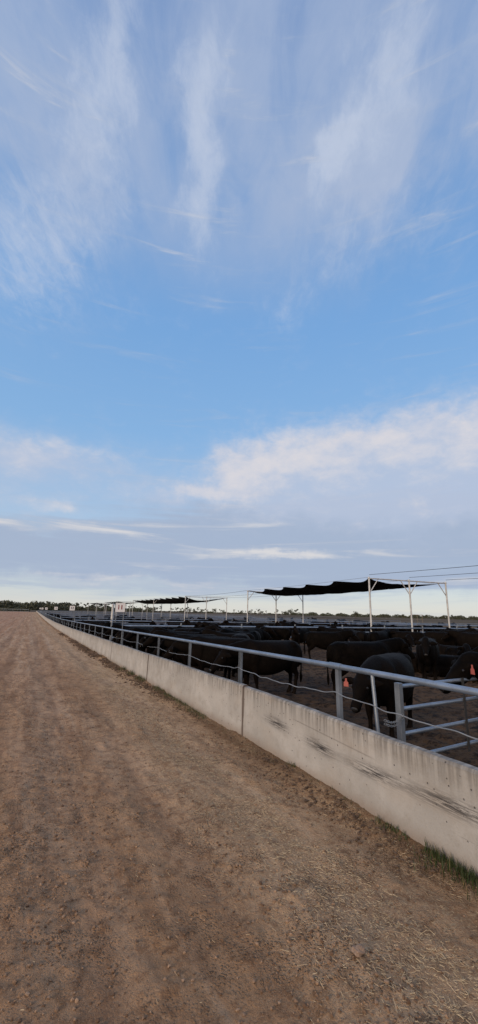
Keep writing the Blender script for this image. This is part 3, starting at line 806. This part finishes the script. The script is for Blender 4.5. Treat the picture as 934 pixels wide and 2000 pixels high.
def super_ring(c, t, up, hw, hh, n=20, e=2.5, drop=0):
    t = t.normalized(); s_ = up.cross(t).normalized(); u = t.cross(s_)
    out = []
    for k in range(n):
        w = 2 * math.pi * k / n; cx, sx = math.cos(w), math.sin(w)
        a = math.copysign(abs(cx) ** (2 / e), cx) * hw; b_ = math.copysign(abs(sx) ** (2 / e), sx) * hh
        out.append(c + s_ * a + u * b_)
    return out
def loft(bm, secs, e=2.4, n=20):
    """secs: (centre, hw, hh); closed tube with rounded ends"""
    cs = [Vector(s_[0]) for s_ in secs]; rings = []
    for i, s_ in enumerate(secs):
        t = (cs[min(i + 1, len(cs) - 1)] - cs[max(i - 1, 0)])
        up = Vector((0, 0, 1)) if abs(t.normalized().z) < .85 else Vector((1, 0, 0))
        rings.append([bm.verts.new(p) for p in super_ring(cs[i], t, up, s_[1], s_[2], n, e)])
    # keep seams consistent between rings
    for i in range(len(rings) - 1):
        a, b_ = rings[i], rings[i + 1]
        off = min(range(n), key=lambda k: sum((a[j].co - b_[(j + k) % n].co).length for j in range(0, n, 4)))
        b_ = rings[i + 1] = b_[off:] + b_[:off]
        for k in range(n): bm.faces.new((a[k], a[(k + 1) % n], b_[(k + 1) % n], b_[k]))
    bm.faces.new(rings[0][::-1]); bm.faces.new(rings[-1])
def lerp_secs(pts, m=4):
    """catmull-rom resample of (vec, hw, hh)"""
    P = [np.array([*p[0], p[1], p[2]], float) for p in pts]; out = []
    for i in range(len(P) - 1):
        p0 = P[max(i - 1, 0)]; p1 = P[i]; p2 = P[i + 1]; p3 = P[min(i + 2, len(P) - 1)]
        for k in range(m):
            u = k / m
            q = .5 * (2 * p1 + (p2 - p0) * u + (2 * p0 - 5 * p1 + 4 * p2 - p3) * u ** 2 + (-p0 + 3 * p1 - 3 * p2 + p3) * u ** 3)
            out.append(q)
    out.append(P[-1])
    return [((q[0], q[1], q[2]), max(q[3], .008), max(q[4], .008)) for q in out]
def ellipsoid(bm, c, r, rot=None):
    res = bmesh.ops.create_icosphere(bm, subdivisions=3, radius=1)
    for v in res['verts']:
        p = Vector((v.co.x * r[0], v.co.y * r[1], v.co.z * r[2]))
        if rot: p = rot @ p
        v.co = p + Vector(c)

def cow_proto(pose, voxel=.022, seed=0):
    """x forward, origin between the feet on the ground; back about 1.28 m high.
    pose: level / down / turn_left / turn_right / lying / walk / up"""
    rg = random.Random(seed); bm = bmesh.new()
    lying = pose == 'lying'; dz = -.56 if lying else 0
    wv = .03 * (seed % 3 - 1)
    torso = [((-.86, 0, 1.04 + dz), .05, .07), ((-.82, 0, 1.03 + dz), .14, .17), ((-.70, 0, 1.00 + dz), .225, .255), ((-.52, 0, .965 + dz), .27, .295), ((-.28, 0, .915 + dz), .33 + wv, .345),
             ((0, 0, .875 + dz), .36 + wv, .385), ((.25, 0, .865 + dz), .345 + wv, .39), ((.46, 0, .90 + dz), .275, .365), ((.62, 0, .93 + dz), .235, .34), ((.76, 0, .96 + dz), .18, .27), ((.84, 0, .98 + dz), .10, .17)]
    loft(bm, lerp_secs(torso, 3), 2.7, 24)
    ellipsoid(bm, (.50, 0, 1.17 + dz), (.24, .10, .10))                       # withers
    for s_ in (-1, 1):
        ellipsoid(bm, (-.55, .155 * s_, 1.14 + dz), (.15, .10, .105))         # hip bones
        ellipsoid(bm, (-.68, .13 * s_, .90 + dz), (.17, .13, .28))            # buttocks
        ellipsoid(bm, (.50, .19 * s_, .90 + dz), (.17, .10, .28))             # shoulders
    ellipsoid(bm, (.70, 0, .66 + dz), (.15, .10, .16))                        # brisket
    # neck and head
    S0 = Vector((.60, 0, 1.03 + dz))
    if pose == 'down': poll = Vector((1.22, 0, .86)); hd = Vector((.52, 0, -.86)); 
    elif pose == 'bunk': poll = Vector((1.22, 0, .98)); hd = Vector((.72, 0, -.70))
    elif pose == 'turn_left': poll = Vector((1.02, .24, 1.26)); hd = Vector((.42, .72, -.50))
    elif pose == 'turn_right': poll = Vector((1.02, -.24, 1.24)); hd = Vector((.30, -.78, -.52))
    elif pose == 'lying': poll = Vector((1.10, .06, .90)); hd = Vector((.72, .35, -.45))
    elif pose == 'up': poll = Vector((1.06, 0, 1.40)); hd = Vector((.76, 0, -.55))
    else: poll = Vector((1.16, 0, 1.20)); hd = Vector((.76, 0, -.62))
    hd.normalize(); mid = S0.lerp(poll, .5) + Vector((.02, 0, .03))
    neck = [(S0 - Vector((.18, 0, .02)), .17, .24), (S0, .165, .26), (mid, .125, .195), (poll - hd * .04, .10, .135), (poll + hd * .06, .085, .10)]
    loft(bm, lerp_secs([(tuple(a), b_, c_) for a, b_, c_ in neck], 4), 2.2, 18)
    up = Vector((0, 0, 1)); side = up.cross(hd).normalized(); top = hd.cross(side).normalized()
    hs = [(-.05, .075, .07, .0), (.0, .108, .10, 0), (.07, .122, .118, -.01), (.16, .112, .125, -.02), (.27, .085, .105, -.02), (.37, .068, .085, -.015), (.44, .073, .078, -.012), (.49, .066, .066, -.012), (.515, .035, .04, -.012)]
    loft(bm, lerp_secs([(tuple(poll + hd * a + top * d_), b_, c_) for a, b_, c_, d_ in hs], 3), 2.3, 18)
    rotE = Matrix((side, hd, top)).transposed()
    ear_tips = []
    for s_ in (-1, 1):
        ed = (side * s_ * .94 - hd * .05 + top * (-.12)).normalized(); e2 = hd.cross(ed).normalized()
        base = poll + hd * .045 + side * s_ * .10 + top * .02
        secs = [(tuple(base), .030, .035), (tuple(base + ed * .06), .030, .058), (tuple(base + ed * .13), .022, .062), (tuple(base + ed * .19), .018, .038), (tuple(base + ed * .225), .012, .012)]
        loft(bm, lerp_secs(secs, 2), 2, 12); ear_tips.append(base + ed * .12)
        ellipsoid(bm, tuple(poll + hd * .155 + side * s_ * .098 + top * .035), (.032, .028, .028))
        ellipsoid(bm, tuple(poll + hd * .22 + side * s_ * .05 - top * .08), (.05, .035, .05))
    # tail
    if not lying:
        sw = rg.uniform(-.05, .05)
        loft(bm, lerp_secs([((-.80, 0, 1.16), .035, .035), ((-.89, sw * .3, 1.08), .030, .030), ((-.90, sw, .80), .024, .024), ((-.885, sw, .52), .024, .024), ((-.88, sw * 1.2, .40), .042, .042), ((-.88, sw, .25), .018, .018)], 3), 2, 10)
    else:
        loft(bm, lerp_secs([((-.80, 0, .60), .035, .035), ((-.92, .05, .45), .03, .03), ((-.95, .14, .18), .03, .03), ((-.85, .30, .05), .035, .035)], 3), 2, 10)
    # legs
    def leg(pts):
        loft(bm, lerp_secs(pts, 4), 2.1, 14)
    if lying:
        for s_ in (-1, 1):
            leg([((.50, .20 * s_, .40), .09, .10), ((.52, .25 * s_, .22), .085, .09), ((.72, .27 * s_, .12), .06, .065), ((.84, .25 * s_, .09), .05, .05), ((.66, .20 * s_, .05), .04, .04), ((.55, .18 * s_, .04), .05, .05)])
            leg([((-.52, .20 * s_, .36), .16, .20), ((-.34, .33 * s_, .22), .12, .16), ((-.24, .38 * s_, .12), .08, .09), ((-.48, .42 * s_, .08), .055, .06), ((-.62, .40 * s_, .07), .05, .05), ((-.40, .44 * s_, .045), .04, .04)])
        ellipsoid(bm, (-.05, 0, .26), (.62, .42, .26))
    else:
        st = {'walk': (.16, -.12, -.14, .12)}.get(pose, (rg.uniform(-.04, .05), rg.uniform(-.05, .04), rg.uniform(-.05, .04), rg.uniform(-.04, .05)))
        for s_, fo, ho in ((-1, st[0], st[2]), (1, st[1], st[3])):
            fx, hx = .50, -.62
            leg([((fx, .165 * s_, .84), .09, .17), ((fx + .02, .175 * s_, .68), .085, .115), ((fx + .02 + fo * .4, .165 * s_, .54), .062, .072), ((fx + .02 + fo * .7, .155 * s_, .42), .056, .058), ((fx + fo * .85, .15 * s_, .30), .038, .040), ((fx + fo, .15 * s_, .15), .040, .044), ((fx + .03 + fo, .15 * s_, .08), .045, .05), ((fx + .05 + fo, .15 * s_, .035), .052, .062), ((fx + .055 + fo, .15 * s_, .0), .055, .066)])
            leg([((hx + .06, .15 * s_, .90), .125, .21), ((hx + .10, .175 * s_, .74), .105, .165), ((hx + .05 + ho * .2, .17 * s_, .62), .078, .11), ((hx - .05 + ho * .5, .16 * s_, .50), .052, .066), ((hx - .07 + ho * .7, .155 * s_, .43), .048, .058), ((hx - .05 + ho * .85, .15 * s_, .28), .038, .044), ((hx - .04 + ho, .15 * s_, .15), .042, .046), ((hx - .01 + ho, .15 * s_, .08), .045, .05), ((hx + .01 + ho, .15 * s_, .035), .052, .062), ((hx + .015 + ho, .15 * s_, 0), .055, .066)])
        ellipsoid(bm, (-.12, 0, .57), (.10, .045, .06))
    me = bpy.data.meshes.new('steer'); bm.to_mesh(me); bm.free()
    o = bpy.data.objects.new('tmp', me); COL.objects.link(o)
    md = o.modifiers.new('r', 'REMESH'); md.mode = 'VOXEL'; md.voxel_size = voxel; md.use_smooth_shade = True
    s2 = o.modifiers.new('s', 'SMOOTH'); s2.factor = .5; s2.iterations = 5
    dg = bpy.context.evaluated_depsgraph_get(); me2 = bpy.data.meshes.new_from_object(o.evaluated_get(dg))
    bpy.data.objects.remove(o)
    me2.polygons.foreach_set('use_smooth', [True] * len(me2.polygons))
    me2.materials.clear(); me2.materials.append(M['hide']); me2.name = 'steer_' + pose
    # eye, nose and ear tag meshes
    parts = []
    for s_ in (-1, 1):
        b2 = bmesh.new(); bmesh.ops.create_icosphere(b2, subdivisions=2, radius=.019)
        c = poll + hd * .158 + side * s_ * .116 + top * .038
        bmesh.ops.translate(b2, verts=b2.verts, vec=c); m_ = bpy.data.meshes.new('eye'); b2.to_mesh(m_); b2.free(); m_.materials.append(M['eye']); parts.append(('eye', m_))
    b2 = bmesh.new(); r_ = bmesh.ops.create_icosphere(b2, subdivisions=2, radius=1)
    for v in b2.verts:
        p = v.co; v.co = poll + hd * (.497 + p.y * .028) + side * (p.x * .052) + top * (p.z * .040 + .006)
    m_ = bpy.data.meshes.new('nose'); b2.to_mesh(m_); b2.free(); m_.materials.append(M['nose']); parts.append(('nose', m_))
    tg = []
    for s_, ep in zip((-1, 1), ear_tips):
        mb = MB(); out_ = hd * .3 + top * .75; 
        # tag hangs below and ahead of the ear: stem, shoulder and plate
        f_ = (hd * .6 + top * .5); f_.z = 0
        f_ = f_.normalized() if f_.length > .05 else Vector((1, 0, 0)); sd_ = Vector((0, 0, 1)).cross(f_)
        c = ep + f_ * .055
        q = [(-.012, .035), (.012, .035), (.015, -.004), (.034, -.020), (.037, -.080), (-.037, -.080), (-.034, -.020), (-.015, -.004)]
        vs = [tuple(c + sd_ * a + Vector((0, 0, b_)) + f_ * d_) for d_ in (0, .004) for a, b_ in q]
        fs = [tuple(range(8)), tuple(range(15, 7, -1))] + [(k, (k + 1) % 8, 8 + (k + 1) % 8, 8 + k) for k in range(8)]
        mb.add(vs, fs)
        m_ = bpy.data.meshes.new('ear_tag'); m_.from_pydata(mb.v, [], mb.f); m_.materials.append(M['tag_orange']); tg.append(m_)
    return me2, parts, tg
PR = {}
for i, ps in enumerate(('level', 'down', 'bunk', 'turn_left', 'turn_right', 'lying', 'walk', 'up')):
    PR[ps] = cow_proto(ps, .021, i)
def steer(pose, x, y, heading, scale=1.0, label=None, group=None, parts=True, tags=(1,), cat='cattle', dz=0.0):
    me, ps, tg = PR[pose]
    o = bpy.data.objects.new('steer', me); COL.objects.link(o)
    o.location = (x, y, g(y) + PEN - .02 + dz); o.rotation_euler = (0, 0, heading); o.scale = (scale,) * 3
    tag(o, label, cat, group)
    if parts:
        for nm, m_ in ps:
            c = bpy.data.objects.new(nm, m_); COL.objects.link(c); c.parent = o
        for k in tags:
            c = bpy.data.objects.new('ear_tag', tg[k]); COL.objects.link(c); c.parent = o
    return o
placed = []
def put(px, D, pose, rel, label, sc=1.0, tags=(1,), group='cattle in the nearest pen', parts=True):
    """px column of the photograph -> bearing; D metres from the camera; rel: heading relative to the line of sight (0 = facing away, 180 = facing the camera, 90 = facing left)"""
    bear = th + math.atan((px - 467) / 838.0)
    x, y = D * math.sin(bear), D * math.cos(bear)
    head = math.pi / 2 - bear + R(rel)
    placed.append((x, y)); return steer(pose, x, y, head, sc, label, group, parts, tags)
# --- the cattle one can tell apart
put(756, 7.7, 'bunk', 163, 'black steer facing the camera, head lowered toward the bunk beside the gate, orange ear tag', .97, (0,))
put(706, 11.2, 'level', -58, 'black steer standing side on behind the one feeding by the gate, looking right', 1.0)
put(835, 14.6, 'level', 178, 'black steer staring straight at the camera in the middle of the pen', 1.0, ())
put(1062, 7.4, 'level', 132, 'black steer at the right edge with an orange ear tag, head over the gate', 1.02, (1,))
put(638, 19.6, 'level', -82, 'black steer standing side on at the right of the open brown ground', 1.0, ())
put(533, 10.6, 'bunk', 124, 'large black steer side on at the neck rail, rump toward the open ground', 1.0, ())
put(702, 23.5, 'level', 20, 'black steer seen from behind, left one of the pair beyond the side on steer', .98, ())
put(742, 22.6, 'level', -25, 'black steer seen from behind, right one of the pair beyond the side on steer', 1.0, ())
put(798, 24, 'level', 100, 'black steer side on behind the staring one, facing left', 1.0, ())
put(862, 25.5, 'walk', -80, 'black steer walking right beyond the staring one', 1.0, ())
put(905, 27.5, 'down', -95, 'black steer grazing low at the far right beyond the resting pair', 1.0, ())
put(930, 24.5, 'level', 80, 'black steer standing at the right edge above the resting pair', 1.0, ())
put(882, 22.8, 'lying', 70, 'black steer lying down, left one of the resting pair on the right', 1.0, ())
put(908, 21.8, 'lying', -110, 'black steer lying down, right one of the resting pair on the right', .98, ())
put(800, 16.9, 'lying', 100, 'black steer lying down just left of the staring one', 1.0, ())
put(868, 16.2, 'lying', -95, 'black steer lying down just right of the staring one', 1.0, ())
put(783, 17.5, 'up', 200, 'black steer peering out between the side on steer and the staring one', .86, ())
put(925, 15.8, 'lying', 10, 'black steer lying at the right edge behind the tagged head', 1.0, ())
put(592, 25.2, 'turn_left', 150, 'black steer facing the camera at the left end of the open ground', 1.0, ())
put(625, 28.5, 'level', -80, 'black steer by the pipe fence behind the side on steer', 1.0, ())
put(502, 27.0, 'level', 30, 'black steer by the water trough, rump to the camera', 1.0, ())
put(660, 27.5, 'level', 60, 'black steer half hidden between two fence posts beyond the open ground', 1.0, ())
put(545, 26.0, 'walk', 85, 'black steer walking left along the first pipe fence', 1.0, ())
put(462, 15.5, 'turn_right', 120, 'black steer with bent neck beyond the big one at the rail', 1.0, ())
put(440, 11.6, 'bunk', 88, 'black steer with its back level with the neck rail, left of the big one', 1.0, ())
put(408, 12.6, 'bunk', 78, 'black steer feeding at the bunk, second left of the big one', 1.0, ())
put(385, 13.9, 'level', 95, 'black steer feeding at the bunk, third left of the big one', 1.0, ())
put(425, 17.5, 'level', 130, 'black steer standing behind the feeding row near the rail', 1.0, ())
put(366, 16.2, 'turn_left', 70, 'black steer crowding behind the third feeding steer', 1.0, ())
def ok(x, y, r=1.25):
    return all((x - a) ** 2 + (y - b_) ** 2 > r * r for a, b_ in placed)
# feeding row down the bunk
yv = 13.6; k = 0
while yv < 118:
    yv += rng.uniform(.85, 1.7) * (1 if yv < 60 else 1.6)
    if any(abs(yv - q) < 1.0 for q in YF): continue
    x = 4.95 + rng.uniform(-.15, .35)
    if not ok(x, yv, .8): continue
    near = yv < 24
    placed.append((x, yv))
    steer(rng.choice(('bunk', 'bunk', 'down', 'level', 'turn_left')), x, yv, math.pi + rng.uniform(-.35, .35), rng.uniform(.95, 1.06),
          'one of the black cattle lined up feeding side by side along the bunk', 'cattle feeding in a row along the bunk', near, ())
def crowd(n, x0, x1, y0, y1, label, group, r=1.3, parts=False, test=None):
    c = 0; tries = 0
    while c < n and tries < n * 60:
        tries += 1; x = x0 + (x1 - x0) * rng.random(); y = rng.uniform(y0, y1)
        if not ok(x, y, r) or (test and not test(x, y)): continue
        placed.append((x, y)); c += 1
        steer(rng.choice(('level', 'level', 'walk', 'down', 'turn_left', 'turn_right', 'lying', 'up')), x, y, rng.uniform(0, 6.28), rng.uniform(.94, 1.06), label, group, parts, ())
def bearing_px(x, y): return 467 + 838 * math.tan(math.atan2(x, y) - th)
crowd(40, 6, 16, 11.5, 22.5, 'one of the black cattle crowded behind the feeding row in the nearest pen', 'cattle crowded in the nearest pen', 1.15, True, lambda x, y: bearing_px(x, y) < 500)
crowd(20, 17, 46, 15, 22.6, 'one of the black cattle scattered at the back of the nearest pen', 'cattle at the back of the nearest pen', 1.6, False, lambda x, y: bearing_px(x, y) > 660 and math.hypot(x, y) > 26)
crowd(48, 6, 44, 25.5, 43, 'one of the black cattle in the pen beyond the first cross fence', 'cattle beyond the first cross fence', 1.5, False)
crowd(32, 6, 46, 46, 65, 'one of the black cattle in the pen beyond the second cross fence', 'cattle beyond the second cross fence', 1.6)
crowd(26, 6, 46, 68, 109, 'one of the distant black cattle beyond the third cross fence', 'cattle beyond the third cross fence', 1.8)
crowd(34, 59, 100, 32, 130, 'one of the tiny black cattle in the second block of pens', 'cattle in the second block of pens', 2)

# ------------------------------------------------------------------ trees on the skyline
M['bark'] = simple('bark', (.10, .085, .07), .9, var=.3)
def mat_leaf():
    m, t, b = new_mat('gum_leaves')
    gi = t.node('ShaderNodeNewGeometry').outputs['Random Per Island']; oi = t.node('ShaderNodeObjectInfo').outputs['Random']
    c = t.mix(gi, (.040, .048, .028), (.095, .105, .060)); c = t.mix(t.m('MULTIPLY', oi, .35), c, (.055, .050, .036))
    t.put(b.inputs['Base Color'], c); b.inputs['Roughness'].default_value = .8; return m
M['leaf'] = mat_leaf()
def leaves(blobs, n, size, rg):
    """blobs: (cx,cy,cz,rx,ry,rz); leaf clumps as small bent quads on and in the blobs"""
    tot = sum(b_[3] * b_[5] for b_ in blobs); V = []; Fs = []
    for b_ in blobs:
        m_ = max(6, int(n * b_[3] * b_[5] / tot))
        for i in range(m_):
            while True:
                p = np.array([rg.uniform(-1, 1) for _ in range(3)]); l = np.linalg.norm(p)
                if l < 1: break
            p = p / max(l, .01) * (l ** .45)
            c = np.array(b_[:3]) + p * np.array(b_[3:]); s_ = size * rg.uniform(.6, 1.4)
            a = np.array([rg.gauss(0, 1) for _ in range(3)]); a /= np.linalg.norm(a); q = np.cross(a, [rg.gauss(0, 1) for _ in range(3)]); q /= max(np.linalg.norm(q), .01)
            b0 = len(V); V += [tuple(c - a * s_), tuple(c + q * s_ * .6), tuple(c + a * s_), tuple(c - q * s_ * .6)]; Fs.append((b0, b0 + 1, b0 + 2, b0 + 3))
    return V, Fs
def tree_proto(kind, seed):
    rg = random.Random(seed); mb = MB(); blobs = []
    if kind == 'tall':         # bare trunk, flat-topped open crown
        H = 9.0; mb.tube([(0, 0, -.5), (.1, 0, H * .3), (.0, .1, H * .6)], [.26, .2, .13], 7)
        for k in range(6):
            a = rg.uniform(0, 6.28); r_ = rg.uniform(.8, 2.4); z = H * rg.uniform(.62, .95)
            e_ = (r_ * math.cos(a), r_ * math.sin(a), z); mb.tube([(0, .05, H * rg.uniform(.35, .58)), (e_[0] * .5, e_[1] * .5, z * .8), e_], [.12, .08, .03], 5)
            blobs.append((*e_, rg.uniform(.9, 1.5), rg.uniform(.9, 1.5), rg.uniform(.5, .95)))
    elif kind == 'round':
        H = 8.0; mb.tube([(0, 0, -.5), (0, 0, 2.2), (.1, 0, 4)], [.4, .32, .2], 7)
        for k in range(9):
            a = rg.uniform(0, 6.28); r_ = rg.uniform(.5, 3.4); z = rg.uniform(3.4, 7.2) - r_ * .35
            e_ = (r_ * math.cos(a), r_ * math.sin(a), z); mb.tube([(0, 0, 2.2), (e_[0] * .5, e_[1] * .5, z * .75), e_], [.16, .1, .04], 5)
            blobs.append((*e_, rg.uniform(1.1, 2.0), rg.uniform(1.1, 2.0), rg.uniform(.8, 1.4)))
    else:                      # sparse
        H = 8.5; mb.tube([(0, 0, -.5), (.1, 0, H * .4), (-.1, .1, H * .9)], [.2, .15, .05], 7)
        for k in range(7):
            a = rg.uniform(0, 6.28); r_ = rg.uniform(.4, 1.5); z = H * rg.uniform(.4, 1.0)
            e_ = (r_ * math.cos(a), r_ * math.sin(a), z); mb.tube([(0, 0, z * .7), e_], [.07, .03], 5)
            blobs.append((*e_, rg.uniform(.45, .85), rg.uniform(.45, .85), rg.uniform(.4, .9)))
    tm = bpy.data.meshes.new('trunk'); tm.from_pydata(mb.v, [], mb.f); tm.materials.append(M['bark'])
    V, Fs = leaves(blobs, 900 if kind != 'sparse' else 420, .26, rg)
    cm = bpy.data.meshes.new('crown'); cm.from_pydata(V, [], Fs); cm.materials.append(M['leaf'])
    return tm, cm
TP = [tree_proto(k, s_) for k, s_ in (('tall', 1), ('tall', 2), ('round', 3), ('round', 4), ('sparse', 5), ('sparse', 6))]
def tree(px, D, kind, sc, label, group):
    bear = th + math.atan((px - 467) / 838.0); x, y = D * math.sin(bear), D * math.cos(bear)
    e = empty('gum_tree', (x, y, g(y) - .1), rng.uniform(0, 6.28)); e.scale = (sc * rng.uniform(.9, 1.2), sc, sc * rng.uniform(.85, 1.1)); tag(e, label, 'tree', group)
    tm, cm = TP[kind]
    for nm, m_ in (('trunk', tm), ('crown', cm)):
        c = bpy.data.objects.new(nm, m_); COL.objects.link(c); c.parent = e
L1 = 'one of the small gum trees on the skyline between sign 11 and the nearest shade'
for px in (257, 262, 268, 274, 288, 305, 312, 318, 341, 352, 358, 366, 371, 376, 385, 391, 397, 405, 411, 419, 427, 436, 441):
    tree(px + rng.uniform(-2, 2), rng.uniform(520, 640), rng.choice((0, 1, 4, 5, 2, 3)), rng.uniform(.6, 1.05), L1, 'trees between sign 11 and the nearest shade')
L2 = 'one of the small gum trees on the skyline under the nearest shade roof'
for px in (464, 470, 478, 484, 492, 498, 503, 508, 514, 520, 526, 541, 548, 556, 563):
    tree(px + rng.uniform(-2, 2), rng.uniform(560, 700), rng.choice((0, 1, 4, 5, 2)), rng.uniform(.55, .85), L2, 'trees under the nearest shade')
tree(573, 520, 2, 1.15, 'tallest dark gum tree on the skyline under the nearest shade roof', 'pair of taller trees')
tree(583, 525, 0, .9, 'slimmer gum tree right beside the tallest one under the nearest shade roof', 'pair of taller trees')
tree(664, 560, 3, .55, 'small lone gum tree left of the near corner post of the shade', 'lone trees'); tree(671, 560, 4, .6, 'small slim gum tree right beside the lone one left of the near corner post', 'lone trees')
tree(699, 420, 3, .75, 'broad low gum tree just left of the near corner post of the shade', 'lone trees')
L3 = 'one of the low rounded trees on the skyline at the right'
for px in (742, 752, 760, 772, 784, 792, 830, 838, 850, 856, 872, 880, 888, 893, 905, 915, 925, 931, 940, 955):
    tree(px, rng.uniform(560, 680), rng.choice((2, 3)), rng.uniform(.45, .8), L3, 'low trees at the right')
L4 = 'one of the gum trees standing out of the dark wood on the left horizon'
for px in (-12, 2, 12, 22, 34, 45, 54, 58, 70, 79, 86, 93, 98, 104, 118, 126):
    tree(px, rng.uniform(420, 500), rng.choice((1, 2, 3, 0)), rng.uniform(.62, .85) * (1.25 if 48 < px < 60 or 85 < px < 100 else 1), L4, 'trees at the edge of the left wood')
L5 = 'one of the gum trees between sign 12 and sign 11'
for px in (138, 145, 152, 158, 165, 172, 181, 186, 193, 201, 209, 213):
    tree(px, rng.uniform(460, 560), rng.choice((1, 2, 3, 0)), rng.uniform(.7, 1.0), L5, 'trees between signs 12 and 11')
# distant scrub masses
def scrub(name, label, px0, px1, D0, D1, h0, h1, n, size):
    rg = random.Random(hash(px0) % 999); blobs = []
    for i in range(n):
        px = rg.uniform(px0, px1); D = rg.uniform(D0, D1); bear = th + math.atan((px - 467) / 838.0); x, y = D * math.sin(bear), D * math.cos(bear)
        h = rg.uniform(h0, h1) * (.7 + .5 * math.sin(px * .11) ** 2)
        blobs.append((x, y, g(y) + h * .45, h * rg.uniform(.8, 1.5), h * rg.uniform(.8, 1.5), h * .6))
    V, Fs = leaves(blobs, n * 110, size, rg)
    tag(mesh_obj(name, V, Fs, M['leaf']), label, 'woodland', kind='stuff')
scrub('woodland', 'dark band of trees on the horizon at the left', -60, 140, 400, 560, 3.4, 6.4, 190, .8)
scrub('woodland', 'dark low belt of trees on the horizon behind signs 12 and 11', 130, 300, 520, 640, 3.0, 5.2, 100, .8)
scrub('woodland', 'thin dark belt of scrub on the horizon at the right', 560, 1050, 620, 820, 2.2, 4.6, 230, .7)
scrub('woodland', 'faint low scrub on the horizon in the middle', 290, 570, 700, 850, 1.0, 2.4, 110, .6)
scrub('scrub', 'dark low scrub behind the fence across the end of the road', -60, 62, 266, 300, .9, 1.7, 110, .35)
